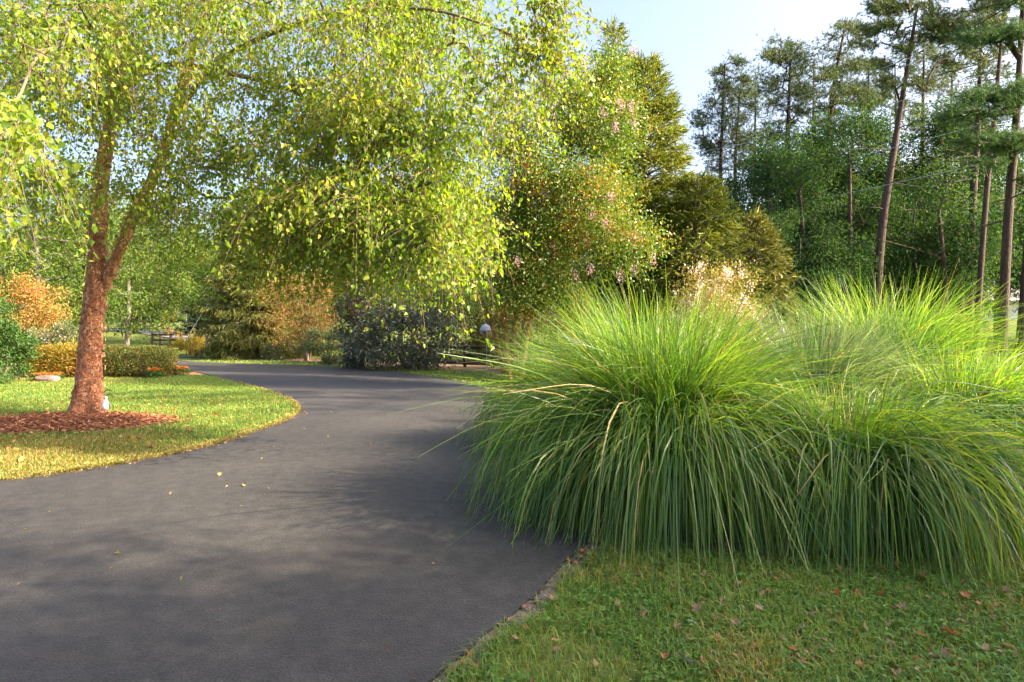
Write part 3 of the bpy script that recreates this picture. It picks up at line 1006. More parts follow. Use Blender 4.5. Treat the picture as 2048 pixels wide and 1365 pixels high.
# ================================================================ TALL GRASS CLUMPS
def clump(label, x, y, rbase, n, up, curtain, mat, wd=(.006, .011), upright=.35, seg=11, dry=.022, th_out=38, lean=None):
    """a fountain of blades. up: shortest and longest of the upright ones in the heart; curtain: of the outer ones,
    which rise, bend over and hang to the ground"""
    root = thing('tall_grass_clump', label, 'ornamental grass', (x, y, hz(x, y)), 'tall arching grass clumps beside the drive')
    inner = RNG.random(n) < upright
    az = RNG.uniform(-np.pi, np.pi, n)
    # blades bunch into tufts
    az = az + .10 * np.sin(az * 9 + 1.3 * x) + .06 * np.sin(az * 17 + y)
    rr = rbase * np.sqrt(RNG.random(n)) * np.where(inner, .7, 1)
    baz = az + RNG.normal(0, .6, n)
    base = np.stack([np.cos(baz) * rr, np.sin(baz) * rr, np.zeros(n)], -1)
    k = RNG.random(n)
    Ln = np.where(inner, up[0] + (up[1] - up[0]) * RNG.random(n), curtain[0] + (curtain[1] - curtain[0]) * RNG.random(n) ** .8)
    t0 = np.radians(np.where(inner, 2 + 15 * k, 4 + (th_out - 4) * k)) + RNG.normal(0, .05, n)
    t1 = np.radians(np.where(inner, 15 + 105 * RNG.random(n) ** .8, RNG.normal(172, 9, n)))
    loose = RNG.random(n) < .12
    t1 = np.where(loose, np.radians(RNG.uniform(70, 150, n)), t1)
    c_ = np.where(inner, RNG.uniform(.55, .8, n), RNG.uniform(.36, .50, n))
    w_ = np.where(inner, .55, RNG.uniform(.22, .40, n))
    u = np.linspace(0, 1, seg + 1)
    th = t0[:, None] + (t1 - t0)[:, None] * smooth(0, 1, (u[None] - (c_ - w_)[:, None]) / (2 * w_)[:, None])
    daz = RNG.normal(0, .22, n)
    a = az[:, None] + daz[:, None] * u[None] ** 2
    ds = (Ln / seg)[:, None]
    dx = np.sin(th) * np.cos(a) * ds
    dy = np.sin(th) * np.sin(a) * ds
    dz = np.cos(th) * ds
    px = base[:, 0:1] + np.concatenate([np.zeros((n, 1)), np.cumsum(dx[:, :-1], 1)], 1)
    py = base[:, 1:2] + np.concatenate([np.zeros((n, 1)), np.cumsum(dy[:, :-1], 1)], 1)
    pz = base[:, 2:3] + np.concatenate([np.zeros((n, 1)), np.cumsum(dz[:, :-1], 1)], 1)
    if lean is not None:
        px = px + lean[0] * (np.clip(pz, 0, None)) ** 1.5
        py = py + lean[1] * (np.clip(pz, 0, None)) ** 1.5
    pz = np.where(pz < .012, .012 + .006 * RNG.random((n, 1)), pz)
    c = np.stack([px, py, pz], -1)
    tw = RNG.normal(0, .5, n)[:, None] + RNG.normal(0, .9, n)[:, None] * u[None]
    sx = np.stack([-np.sin(a), np.cos(a), np.zeros_like(a)], -1)
    tg = norm(np.gradient(c, axis=1))
    up = np.cross(sx, tg)
    side = norm(sx * np.cos(tw)[..., None] + up * np.sin(tw)[..., None])
    wdt = RNG.uniform(wd[0], wd[1], n)[:, None] * np.clip(.75 + .5 * u - 1.25 * np.clip(u - .35, 0, 1) ** 1.3 * 1.6, .10, 1)[None]
    v = np.stack([c - side * wdt[..., None] * .5, c + side * wdt[..., None] * .5], 2)   # n, seg+1, 2, 3
    m_ = seg + 1
    i = np.arange(seg)[None] * 2
    b = (np.arange(n) * m_ * 2)[:, None]
    f = np.stack([b + i, b + i + 1, b + i + 3, b + i + 2], -1)
    isdry = RNG.random(n) < dry
    g = Geo()
    g.add(v.reshape(-1, 3), f[~isdry].reshape(-1, 4), 0)
    if isdry.any():
        g.f[4].append(f[isdry].reshape(-1, 4).astype(np.int32))
        g.m[4].append(np.full(f[isdry].shape[0] * seg, 1, np.int32))
    g.build('blades', [mat, M['straw']], root, smooth_shade=True)
    # old stems in the heart of the clump
    g = Geo()
    for _ in range(60):
        q = RNG.normal(0, rbase * .45, 2)
        d = RNG.normal(0, .16, 2)
        hgt = RNG.uniform(.5, 1.1)
        tube(g, [(q[0], q[1], 0), (q[0] + d[0] * .5, q[1] + d[1] * .5, hgt * .55), (q[0] + d[0], q[1] + d[1], hgt)], [.005, .004, .002], 3, cap=False)
    g.build('old_stems', [M['straw']], root)
    return root

MS, MB_ = M['miscanthus'], M['miscanthus_blue']
clump('large front grass clump arching over the edge of the asphalt', 1.32, 5.40, .52, 10000, (1.45, 2.05), (1.1, 2.45), MS, (.008, .0155), .22)
clump('low shaded grass clump drooping onto the near lawn', 2.66, 4.98, .50, 9000, (.95, 1.3), (.9, 2.05), MS, (.008, .0155), .10)
clump('upright green grass clump under the pink flowered tree', 1.55, 6.9, .45, 3800, (1.5, 2.1), (1.4, 2.5), MS, (.007, .014), .45)
clump('silvery blue grass clump in the middle of the bed behind', 3.25, 6.75, .42, 4600, (1.35, 1.95), (1.3, 2.4), MB_, (.008, .015), .5)
clump('tallest dark green grass clump below the leaning pine', 4.55, 7.6, .42, 3800, (1.7, 2.35), (1.5, 2.6), MS, (.007, .014), .6)
clump('wide grass clump at the frame edge in front of the house', 4.55, 6.35, .50, 7000, (1.15, 1.6), (1.1, 2.35), MS, (.008, .015), .2)
clump('smaller grass clump hiding the foot of the orange trunks', .75, 8.0, .38, 2600, (1.3, 1.75), (1.2, 2.2), MS, (.007, .013), .35)
clump('silver green grass clump between house and dark clump', 6.5, 8.6, .42, 2800, (.9, 1.3), (1.0, 1.9), MB_, (.007, .013), .35)

# ================================================================ RIVER BIRCH
def birch():
    d0 = 10.55
    bx, by = (178 - 1024) / F * d0, d0
    root = thing('river_birch', 'river birch with peeling orange bark and forked trunk on the left lawn', 'tree', (bx, by, 0))
    base = np.array([bx, by, 0])
    A_ = np.array([P(172, 835, d0) + [0, 0, 0], P(178, 760, d0), P(184, 650, d0), P(192, 560, d0), P(196, 480, d0), P(199, 400, d0), P(212, 300, d0), P(226, 190, d0), P(232, 90, d0), P(236, 0, d0), P(250, -160, d0 + .2), P(270, -300, d0)]) - base
    A_[0, 2] = -.05
    ra = [.265, .205, .18, .168, .148, .132, .122, .112, .10, .09, .06, .03]
    B_ = np.array([P(205, 590, d0), P(228, 525, d0 - .05), P(258, 455, d0 - .1), P(285, 400, d0 - .15), P(318, 330, d0 - .2), P(345, 240, d0 - .3), P(372, 150, d0 - .4), P(410, 30, d0 - .5), P(450, -120, d0 - .6), P(490, -260, d0 - .6)]) - base
    rb = [.06, .10, .102, .096, .09, .08, .07, .055, .04, .02]
    # upper limbs sweeping to the right, over the drive
    C_ = np.array([P(345, 240, d0 - .3), P(430, 130, d0 - .8), P(560, 60, d0 - 1.4), P(700, 25, d0 - 2.0), P(860, 20, d0 - 2.6), P(1000, 60, d0 - 3.0)]) - base
    D_ = np.array([P(228, 190, d0), P(330, 130, d0 - .5), P(470, 150, d0 - 1.0), P(600, 190, d0 - 1.5), P(720, 280, d0 - 2.1), P(820, 390, d0 - 2.7)]) - base
    E_ = np.array([P(318, 330, d0 - .2), P(360, 360, d0 - .3), P(420, 395, d0 - .6), P(500, 390, d0 - 1.0)]) - base
    F_ = np.array([P(226, 130, d0), P(150, 90, d0 - 1.6), P(80, 110, d0 - 3.2), P(40, 190, d0 - 4.8)]) - base
    I_ = np.array([P(410, 30, d0 - .5), P(560, -60, d0 - .9), P(760, -80, d0 - 1.6), P(930, -40, d0 - 2.4)]) - base
    # trunk with plated, uneven bark
    g = Geo()
    for pts, rad, sd in ((A_, ra, 44), (B_, rb, 34)):
        q = spline(pts, 22)
        r = np.interp(np.linspace(0, 1, len(q)), np.linspace(0, 1, len(rad)), rad)
        t = norm(np.gradient(q, axis=0))
        a = norm(np.cross(t, [0.0, 1, .01]))
        b = np.cross(t, a)
        an = np.arange(sd) * 2 * np.pi / sd
        ring = a[:, None] * np.cos(an)[None, :, None] + b[:, None] * np.sin(an)[None, :, None]
        sp = q[:, None] + ring * r[:, None, None]
        s2 = sp * np.array([1, 1, .45])
        n1, n2, n3 = vnoise(s2, 7, 1), vnoise(s2, 18, 2), vnoise(sp, 40, 3)
        plate = np.floor(n1 * 5) / 5
        k = .026 * (plate - .5) + .032 * (n2 - .5) + .012 * (n3 - .5) - .012
        if pts is A_:
            flare = np.exp(-np.clip(sp[..., 2], 0, None) / .22)
            k = k + flare * (.09 + .10 * np.sin(an * 5 + 1)[None]) * .6
        v = q[:, None] + ring * (r[:, None] + k)[..., None]
        m_ = len(q)
        i = np.arange(m_ - 1)[:, None] * sd
        j = np.arange(sd)[None]
        f = np.stack([i + j, i + (j + 1) % sd, i + sd + (j + 1) % sd, i + sd + j], -1).reshape(-1, 4)
        g.add(v.reshape(-1, 3), f)
    g.build('trunk', M['birch_bark'], root)
    # curling flakes of bark
    g = Geo()
    for pts, rad, cnt in ((A_, ra, 620), (B_, rb, 420)):
        q = spline(pts, 22)
        r = np.interp(np.linspace(0, 1, len(q)), np.linspace(0, 1, len(rad)), rad)
        ii = RNG.integers(4, len(q) - 2, cnt)
        t = norm(np.gradient(q, axis=0))[ii]
        a = norm(np.cross(t, [0.0, 1, .01]))
        b = np.cross(t, a)
        an = RNG.uniform(0, 2 * np.pi, cnt)
        o = a * np.cos(an)[:, None] + b * np.sin(an)[:, None]
        s = np.cross(t, o)
        pos = q[ii] + o * (r[ii] + .012)[:, None]
        wv, hv = RNG.uniform(.015, .055, cnt), RNG.uniform(.02, .075, cnt)
        cu = RNG.uniform(.15, .6, cnt)
        V = []
        for k in range(4):
            u = k / 3
            x = s * (wv * u)[:, None] + o * (wv * cu * u ** 2)[:, None]
            V += [pos + x - t * (hv * .5 * (1 - .4 * u))[:, None], pos + x + t * (hv * .5 * (1 - .3 * u))[:, None]]
        V = np.stack(V, 1)
        b0 = (np.arange(cnt) * 8)[:, None, None]
        ff = b0 + np.array([[0, 2, 3, 1], [2, 4, 5, 3], [4, 6, 7, 5]])[None]
        g.add(V.reshape(-1, 3), ff.reshape(-1, 4))
    o = g.build('peeling_bark', M['bark_flake'], root)
    o['kind'] = 'stuff'
    # where the leaves hang
    regs = [  # px, py, d, rx, ry, rd, clusters, shoots
        (420, 190, 9.4, 330, 200, 1.9, 50, 500),
        (800, 150, 8.4, 290, 190, 1.7, 56, 560),
        (720, 350, 7.9, 240, 150, 1.4, 46, 520),
        (850, 450, 7.4, 140, 80, .8, 24, 240),
        (600, 440, 7.9, 170, 70, 1.0, 24, 200),
        (90, 120, 8.6, 200, 150, 2.0, 36, 330),
        (0, 270, 5.0, 110, 80, .6, 14, 50),
        (370, 380, 9.0, 190, 90, 1.4, 18, 130),
        (1085, 80, 7.2, 90, 100, .5, 12, 80),
        (520, 20, 8.8, 520, 70, 1.8, 56, 400),
        (520, -190, 9.2, 600, 150, 2.2, 46, 330),
        (110, 390, 8.6, 120, 60, 1.2, 8, 40)]
    tg = []
    for px, py, d, rx, ry, rd, nc, ns in regs:
        ns, nc = int(ns * 1.25), int(nc * 1.15)
        cs = ell(nc, (0, 0, 0), (1, 1, 1))
        i = RNG.integers(0, nc, ns)
        q = cs[i] + rnd(ns, .14)
        for c in q:
            tg.append(P(px + c[0] * rx, py + c[1] * ry, d + c[2] * rd) - base)
    tg = np.array(tg)
    seeds = [(spline(A_, 3), np.interp(np.linspace(0, 1, 34), np.linspace(0, 1, len(ra)), ra))]
    seeds.append((spline(B_, 3), np.interp(np.linspace(0, 1, 28), np.linspace(0, 1, len(rb)), rb)))
    A, par, rad, iss, tips, cnt = grow(seeds + [(spline(c, 3), np.linspace(r0, .012, len(spline(c, 3)))) for c, r0 in ((C_, .05), (D_, .048), (E_, .045), (F_, .026), (I_, .05))],
                                       tg, step=.4, tip=.0028, power=.44, arch=.14, zup=.0, zdown=.55, wob=.07)
    g = Geo()
    for c, r0 in ((C_, .05), (D_, .048), (E_, .045), (F_, .026), (I_, .05)):
        q = spline(c, 5)
        tube(g, q, np.linspace(r0, .012, len(q)), 8)
    limbs(g, A, par, rad, iss, cnt)
    # hanging twigs and their leaves
    n = len(tg)
    idx = np.array([tips[i] for i in range(n)])
    dirs = norm(A[idx] - A[par[idx]])
    tw = norm(dirs * .7 + np.array([0, 0, -.75]) + rnd(n, .35))
    per = 24
    strand = np.where((RNG.random(n) < .3) & (tg[:, 2] > 2.2), RNG.uniform(1.3, 1.9, n), 1.0)
    for k in range(n):
        e = [tg[k] + tw[k] * (.5 * f * strand[k]) - np.array([0, 0, .35 * (.5 * f * strand[k]) ** 2]) for f in (0, .33, .66, 1)]
        tube(g, e, [.0035, .0028, .002, .0012], 3, cap=False)
    g.build('limbs', M['birch_limb'], root)
    g = Geo()
    N = n * per
    p = np.repeat(tg, per, 0)
    d = np.repeat(tw, per, 0)
    u = RNG.uniform(-.3, .5, N)
    uu = np.where(u > 0, u * np.repeat(strand, per), u)
    pos = p + d * uu[:, None] - np.array([0, 0, 1]) * (np.clip(uu, 0, None) ** 2 * .35)[:, None] + rnd(N, .06)
    ax = norm(np.array([0, 0, -.75]) + d * .2 + rnd(N, .55))
    LL = .032 + .05 * RNG.random(N) ** 1.3
    leaves(g, pos, ax, norm(rnd(N, 1) + np.array([.15, -.3, .5])), LL, LL * RNG.uniform(.66, .85, N), 'birch')
    g.build('foliage', M['birch_leaf'], root)
birch()

# ================================================================ CRAPE MYRTLE AND SPRUCES
def woody(name, label, cat, base, stems, tg, specs, bark, centre=None, step=.4, tip=.004, arch=.12, zup=.35, zdown=0, min_r=0.0, group=None, sides=8, power=.46, thick=1.0, trunk_rough=.06):
    """stems: list of (points, radii) relative to the base; tg: leafy points relative to the base;
    specs: list of (part name, material, dict for foliage() or callable)"""
    root = thing(name, label, cat, base, group)
    seeds = []
    g = Geo()
    for i, (pts, rad) in enumerate(stems):
        q, r = trunk_mesh(g, np.asarray(pts, float), rad, sides, 0, trunk_rough, i)
        seeds.append((q[::2], r[::2]))
    g.build('trunk', bark, root, smooth_shade=True)
    A, par, rad, iss, tips, cnt = grow(seeds, tg, step, tip, power, arch, zup, zdown)
    g = Geo()
    limbs(g, A, par, rad, iss, cnt, min_r=min_r, thick=thick)
    if g.n:
        g.build('limbs', bark, root)
    c = tg.mean(0) if centre is None else np.asarray(centre)
    ok = sorted(tips)
    idx = np.array([tips[i] for i in ok])
    dirs = norm(A[idx] - A[np.maximum(par[idx], 0)])
    for pname, mat, sp in specs:
        g = Geo()
        if callable(sp):
            sp(g, tg[ok], dirs, c)
        else:
            sp = dict(sp)
            frac = sp.pop('frac', 1.0)
            t = tg[ok]
            if frac < 1:
                t = t[RNG.random(len(t)) < frac]
            foliage(g, t, c, **sp)
        g.build(pname, mat, root)
    return root

def myrtle():
    d = 15.5
    x0 = (1022 - 1024) / F * d
    base = np.array([x0, d, 0])
    st = []
    for a, b, c, r in [((0, 0, 0), (-.25, .1, 2.2), (-.7, .2, 4.6), .085), ((.1, .1, 0), (.15, 0, 2.4), (.6, .1, 5.6), .09), ((.2, 0, 0), (.55, -.1, 2.0), (1.5, .1, 4.6), .08), ((-.1, .15, 0), (-.5, .3, 1.6), (-1.2, .3, 3.2), .065), ((.15, .2, 0), (.6, .4, 3.0), (1.7, .5, 6.8), .075)]:
        st.append(([a, b, c], [r, r * .8, r * .3]))
    tg = np.vstack([
        clumped(430, P(1120, 350, d) - base, (1.95, 1.5, 2.0), 52, .14, .3),
        clumped(120, P(1190, 235, d + .3) - base, (.85, .8, 1.05), 22, .14, .2),
        clumped(120, P(1080, 470, d - .2) - base, (1.5, 1.3, 1.0), 26, .16, .2),
        clumped(110, P(1200, 480, d - .4) - base, (1.15, 1.0, 1.0), 24, .16, .2),
        clumped(70, P(1070, 570, d - .5) - base, (1.1, .8, .6), 18, .18, .1),
        clumped(36, P(1215, 150, d) - base, (.45, .5, .45), 8, .18),
        clumped(30, P(1010, 560, d - .4) - base, (1.0, .8, .5), 8, .2),
        ])
    def lf(g, t, dr, c):
        foliage(g, t, c, 84, (.27, .27, .21), (.05, .095), .58, 'ovate', droop=.15, out=.5)
    def heads(g, t, dr, c):
        o = norm(t - c)
        s = t[vnoise(t, 1.5, 14) + RNG.normal(0, .12, len(t)) > .54]
        foliage(g, s + norm(s - c + np.array([0, -1.2, 0])) * .34, c, 30, (.12, .12, .15), (.025, .045), .9, 'ovate', droop=-.2, out=.3)
    def fl(g, t, dr, c):
        px = [(1268, 100), (1170, 125), (1240, 210), (1262, 212), (1268, 248), (1205, 225), (1130, 150), (1125, 440), (1185, 430), (1210, 450), (1172, 478), (1035, 525), (1180, 540), (1240, 552), (1268, 540), (1305, 520), (1085, 230), (1262, 475), (1275, 470), (1150, 550), (1232, 255), (1105, 490), (1222, 395), (1090, 395)]
        s = np.array([P(a, b, d - 1.35 + RNG.normal(0, .25)) - base for a, b in px])
        foliage(g, s, c, 60, (.05, .05, .075), (.026, .045), .95, 'ovate', droop=-.2, out=.3)
    woody('crape_myrtle', 'crape myrtle with orange stems and pink flower clusters behind the grass', 'tree', base, st, tg,
          [('foliage', M['myrtle_leaf'], lf), ('seed_heads', M['seed_head'], heads), ('flower_clusters', M['pink_petal'], fl)], M['myrtle_bark'], step=.35, tip=.005, arch=.05, zup=.5)
myrtle()

def spruce(name, label, px, d, ptop, zlo, rmax, nb, shape=.85, droop=.5, mat='spruce', leaders=1, dens=1.0, hang=.7, group=None, needle=(.04, .07), nper=13, top_blunt=0.0, cat='tree', bark='grey_bark', base_z=None):
    x = (px - 1024) / F * d
    zb = hz(x, d)
    top = P(px, ptop, d)[2] - zb
    root = thing(name, label, cat, (x, d, zb), group)
    g = Geo()
    trunk_mesh(g, [(0, 0, 0), (.03, 0, top * .3), (-.02, .02, top * .7), (0, 0, top * .995)], [.17 * top / 10 + .03, .12 * top / 10 + .02, .06, .008], 8, 0)
    g.build('trunk', M[bark], root, smooth_shade=True)
    gb = Geo()
    tp, td, tl = [], [], []
    for _ in range(nb):
        u = RNG.random() ** .85
        z = zlo + (top - zlo - .25) * u
        prof = (1 - u) ** shape
        if top_blunt:
            prof = max(prof, top_blunt * (1 - u ** 6))
        Lb = rmax * prof * RNG.uniform(.72, 1.08) + .12
        az = RNG.uniform(0, 2 * np.pi)
        o = np.array([math.cos(az), math.sin(az), 0])
        dr = droop * (1 - u * .9)
        up = .55 * u
        q = [np.array([0, 0, z]), o * Lb * .35 + [0, 0, z + (up - .05) * Lb * .5], o * Lb * .7 + [0, 0, z - dr * Lb * .35 + up * Lb * .7], o * Lb + [0, 0, z - dr * Lb * .42 + up * Lb * .95]]
        q = spline(q, 4)
        tube(gb, q, np.linspace(.012 + .012 * Lb, .004, len(q)), 4, cap=False)
        s = np.array([-o[1], o[0], 0])
        nl = max(6, int(Lb * 24 * dens))
        for _k in range(nl):
            w_ = RNG.uniform(.18, 1.0)
            fi = w_ * (len(q) - 1)
            i = min(int(fi), len(q) - 2)
            pp = q[i] + (q[i + 1] - q[i]) * (fi - i)
            side = RNG.choice([-1, 1])
            reach = Lb * .30 * (1.05 - w_) + .06
            pp2 = pp + s * side * RNG.uniform(0, reach) + o * RNG.uniform(0, .1)
            tp.append(pp2)
            td.append(norm(o * .45 + s * side * .45 + np.array([0, 0, -hang * (1.1 - u) + .35 * u]) + RNG.normal(0, .22, 3)))
            tl.append(RNG.uniform(.16, .36) * (1 + .5 * hang * (1 - u)))
        tp.append(q[-1] - o * .05)
        td.append(norm(o + np.array([0, 0, .45 * u - .2 * dr])))
        tl.append(RNG.uniform(.18, .32))
    # upright leading shoots
    for k in range(leaders):
        if leaders == 1:
            bx_, by_, b = 0, 0, top - .5
        else:
            a = RNG.uniform(0, 2 * np.pi)
            rr = rmax * max(top_blunt, .18) * .62 * RNG.random() ** .5
            bx_, by_, b = math.cos(a) * rr, math.sin(a) * rr, top - RNG.uniform(.45, 1.1)
        for kk in range(3):
            tp.append(np.array([bx_ + RNG.normal(0, .02), by_, b]))
            td.append(norm(np.array([RNG.normal(0, .12), RNG.normal(0, .12), 1])))
            tl.append(RNG.uniform(.5, .75))
    gb.build('branches', M[bark], root)
    tp, td, tl = np.array(tp), np.array(td), np.array(tl)
    n = len(tp) * nper
    p, dd, ll = np.repeat(tp, nper, 0), np.repeat(td, nper, 0), np.repeat(tl, nper)
    pos = p + dd * (ll * RNG.random(n))[:, None]
    ax = norm(dd * .9 + rnd(n, .55))
    g = Geo()
    leaves(g, pos, ax, rnd(n), RNG.uniform(needle[0], needle[1], n), needle[1] * .26, 'needle')
    # the twig itself, as a thin spindle
    k = len(tp)
    sd = norm(np.cross(td, rnd(k)))
    leaves(g, tp, td, sd, tl, .016, 'long')
    g.build('needles', M[mat], root)
    return root

spruce('norway_spruce', 'tallest spruce whose thin tip rises above the pink flowered tree', 1228, 20.0, 38, .5, 2.0, 300, .8, .5, leaders=1)
spruce('norway_spruce', 'broad topped spruce with many upright shoots against the sky', 1290, 18.6, 112, .4, 1.75, 560, .5, .5, leaders=18, top_blunt=.5, dens=1.1)
spruce('norway_spruce', 'lower drooping spruce behind the pale flowered bush', 1395, 17.4, 345, .3, 2.0, 330, .6, .55, leaders=3, top_blunt=.25)
spruce('norway_spruce', 'thin sparse spruce in the bright gap before the pines', 1352, 21.5, 238, 1.0, 1.1, 120, .8, .4, leaders=2, dens=.8)
spruce('norway_spruce', 'shaded blue green spruce at the edge of the wood', 1500, 21.5, 420, .3, 2.1, 300, .7, .5, mat='hemlock', leaders=2)
spruce('hemlock_tree', 'weeping yellow green hemlock beyond the bend of the drive', 505, 31.0, 410, .3, 2.9, 420, .75, .6, mat='hemlock', leaders=1, hang=1.0, nper=13, needle=(.06, .10))
spruce('hemlock_tree', 'smaller hemlock between the orange shrub and its taller neighbour', 568, 31.5, 500, .3, 2.2, 240, .75, .6, mat='hemlock', leaders=1, hang=1.0, nper=13, needle=(.06, .10))

# ================================================================ PALE FLOWERED BUSH
def hibiscus():
    d = 8.9
    base = np.array([(1428 - 1024) / F * d, d, 0])
    st = []
    for k in range(11):
        a = k * 2 * np.pi / 11
        r = RNG.uniform(.25, .7)
        st.append(([(math.cos(a) * .08, math.sin(a) * .08, 0), (math.cos(a) * r * .4, math.sin(a) * r * .4, .9), (math.cos(a) * r, math.sin(a) * r, RNG.uniform(1.5, 2.0))], [.014, .010, .004]))
    tg = np.vstack([clumped(220, (0, 0, 1.42), (.76, .6, .66), 44, .14, .2), clumped(50, (.05, 0, 2.08), (.5, .4, .25), 24, .1)])
    woody('flowering_shrub', 'dry golden shrub with pale pink flowers behind the tall grass', 'shrub', base, st, tg,
          [('foliage', M['hibiscus_leaf'], dict(per=60, spread=(.11, .11, .12), L=(.018, .036), wr=.7, droop=.1, out=.4)),
           ('flowers', M['pale_petal'], lambda g, t, dr, c: foliage(g, t[RNG.random(len(t)) < .62] + np.array([0, -.03, .06]), c, 14, (.03, .03, .04), (.022, .036), 1.0, 'ovate', droop=-.3, out=.5))],
          M['myrtle_bark'], step=.2, tip=.0022, arch=.02, zup=.8, sides=4)
hibiscus()

# ================================================================ PINES AND THE WOOD ON THE RIGHT
PINES = []
def pine_at(name, label, trunk_px, d, crown, nt, r0, mat='pine', bark='pine_bark', group=None, per=15, nl=(.11, .19), nw=.017, flatten=.5, dead=0, arch=.05, k=30, tuft_spread=.7):
    """trunk_px: image path of the trunk from the ground up; crown: list of (px, py, rx, ry, rd, share)"""
    q = np.array([P(a, b, d) for a, b in trunk_px])
    zb = hz(q[0, 0], d)
    q[0, 2] = zb
    base = q[0].copy()
    q = q - base
    root = thing(name, label, 'tree', base, group)
    g = Geo()
    pts, rad = trunk_mesh(g, q, [r0, r0 * .88, r0 * .7, r0 * .25], 10, 0, .05, int(d))
    g.build('trunk', M[bark], root, smooth_shade=True)
    tg = []
    tot = sum(c[5] for c in crown)
    for cx, cy, rx, ry, rd, sh in crown:
        n = int(nt * 2.5 * sh / tot)
        kk = max(5, int(k * 1.9 * sh / tot))
        cs = ell(kk, (0, 0, 0), (1, 1, 1), .25)
        i = RNG.integers(0, kk, n)
        c = cs[i] + rnd(n, 1) * np.array([.2, .2, .2 * flatten])
        for v in c:
            tg.append(P(cx + v[0] * rx, cy - v[2] * ry, d + v[1] * rd) - base)
    tg = np.array(tg)
    A, par, rd_, iss, tips, cnt = grow([(pts[::2], rad[::2])], tg, .5, .0042, .45, arch, .5, 0)
    g = Geo()
    limbs(g, A, par, rd_, iss, cnt)
    lo, hi = int(len(pts) * .35), int(len(pts) * .9)
    for _ in range(dead):
        i = RNG.integers(lo, hi)
        a = RNG.uniform(0, 2 * np.pi)
        L_ = RNG.uniform(.8, 2.6)
        o = np.array([math.cos(a), math.sin(a), RNG.uniform(-.25, .25)])
        e = pts[i] + o * L_
        tube(g, [pts[i], pts[i] + o * L_ * .5 + [0, 0, -.05], e + [0, 0, -.15]], [.025, .016, .005], 4, cap=False)
        for _b in range(3):
            u = RNG.uniform(.3, .9)
            s0 = pts[i] + o * L_ * u
            tube(g, [s0, s0 + norm(o + RNG.normal(0, .6, 3)) * L_ * .35], [.010, .003], 3, cap=False)
    g.build('limbs', M[bark], root)
    idx = np.array([tips[i] for i in range(len(tg))])
    dirs = norm(norm(A[idx] - A[par[idx]]) + np.array([0, 0, .35]))
    g = Geo()
    tufts(g, tg, dirs, per, nl, nw, tuft_spread, 0, .12)
    t2 = tg + rnd(len(tg), .13)
    tufts(g, t2, dirs, per, nl, nw, tuft_spread, 0, .12)
    g.build('needles', M[mat], root)
    PINES.append(root)
    return root

pine_at('pine_tree', 'slim pine at the open edge of the wood against pale sky', [(1447, 640), (1446, 500), (1441, 350), (1450, 130)], 38, [(1440, 260, 55, 110, 2.0, 5), (1462, 150, 35, 40, 1.2, 2), (1425, 240, 45, 60, 1.5, 2)], 620, .17)
pine_at('pine_tree', 'second slim pine close behind the outermost pine', [(1476, 640), (1476, 480), (1470, 340), (1480, 180)], 40, [(1485, 230, 40, 80, 1.8, 4), (1470, 330, 50, 60, 1.8, 2)], 420, .16)
pine_at('pine_tree', 'full crowned pine with rounded top left of the bare trunked one', [(1560, 640), (1566, 480), (1574, 300), (1582, 90)], 36, [(1580, 150, 55, 80, 2.0, 5), (1550, 110, 40, 40, 1.5, 2), (1540, 230, 60, 60, 2, 3), (1600, 250, 45, 50, 2, 2)], 760, .19)
pine_at('pine_tree', 'straight dark pine with spreading top in mid wood', [(1645, 640), (1652, 420), (1662, 220), (1690, 50)], 34, [(1690, 90, 60, 60, 2, 4), (1650, 170, 55, 50, 1.8, 3), (1700, 200, 50, 45, 1.8, 2)], 720, .20)
pine_at('pine_tree', 'large leaning pine with reddish trunk in the wood', [(1747, 640), (1762, 480), (1788, 300), (1835, 10)], 24.5, [(1830, 30, 80, 70, 2.2, 5), (1770, 60, 55, 55, 1.8, 3), (1880, 110, 55, 70, 2, 3), (1800, -60, 110, 60, 2.2, 4), (1780, 150, 50, 40, 1.5, 1)], 950, .17, dead=10)
pine_at('pine_tree', 'small bushy topped pine seen beside the leaning trunk', [(1735, 640), (1734, 420), (1734, 280), (1738, 130)], 38, [(1740, 170, 42, 55, 1.6, 3), (1720, 200, 45, 22, 1.5, 1)], 380, .15)
pine_at('pine_tree', 'thin straight pine behind the leaning pine', [(1842, 640), (1843, 420), (1845, 260), (1848, 100)], 36, [(1850, 130, 40, 60, 1.8, 3), (1830, 230, 45, 30, 1.5, 1)], 340, .15, dead=8)
pine_at('dead_topped_pine', 'half bare pine with grey twigs near the right edge', [(1935, 640), (1945, 420), (1955, 260), (1962, 60)], 26, [(1930, 60, 55, 50, 1.5, 3), (1985, 130, 40, 60, 1.5, 2)], 260, .16, dead=34)
pine_at('pine_tree', 'tall pine with pale trunk behind the white pine', [(1948, 640), (1972, 400), (1994, 180), (2016, -80)], 23, [(2010, -40, 70, 60, 1.6, 4), (1970, 40, 50, 40, 1.4, 2)], 420, .10, dead=14)
pine_at('pine_tree', 'far pine filling the gap behind the two slim pines', [(1505, 640), (1508, 400), (1512, 150)], 50, [(1512, 230, 45, 110, 2, 4), (1530, 330, 50, 60, 2, 2)], 500, .17)
pine_at('pine_tree', 'far pine behind the straight dark pine', [(1622, 640), (1625, 400), (1628, 120)], 48, [(1628, 190, 45, 110, 2, 4), (1640, 310, 50, 60, 2, 2)], 500, .17)
pine_at('pine_tree', 'far pine showing left of the thin straight pine', [(1800, 640), (1795, 400), (1790, 130)], 46, [(1790, 210, 50, 100, 2, 4), (1785, 320, 50, 60, 2, 2)], 480, .17)
pine_at('pine_tree', 'far pine showing right of the thin straight pine', [(1895, 640), (1898, 400), (1905, 120)], 44, [(1905, 200, 45, 110, 2, 4), (1890, 320, 50, 60, 2, 2)], 480, .17)
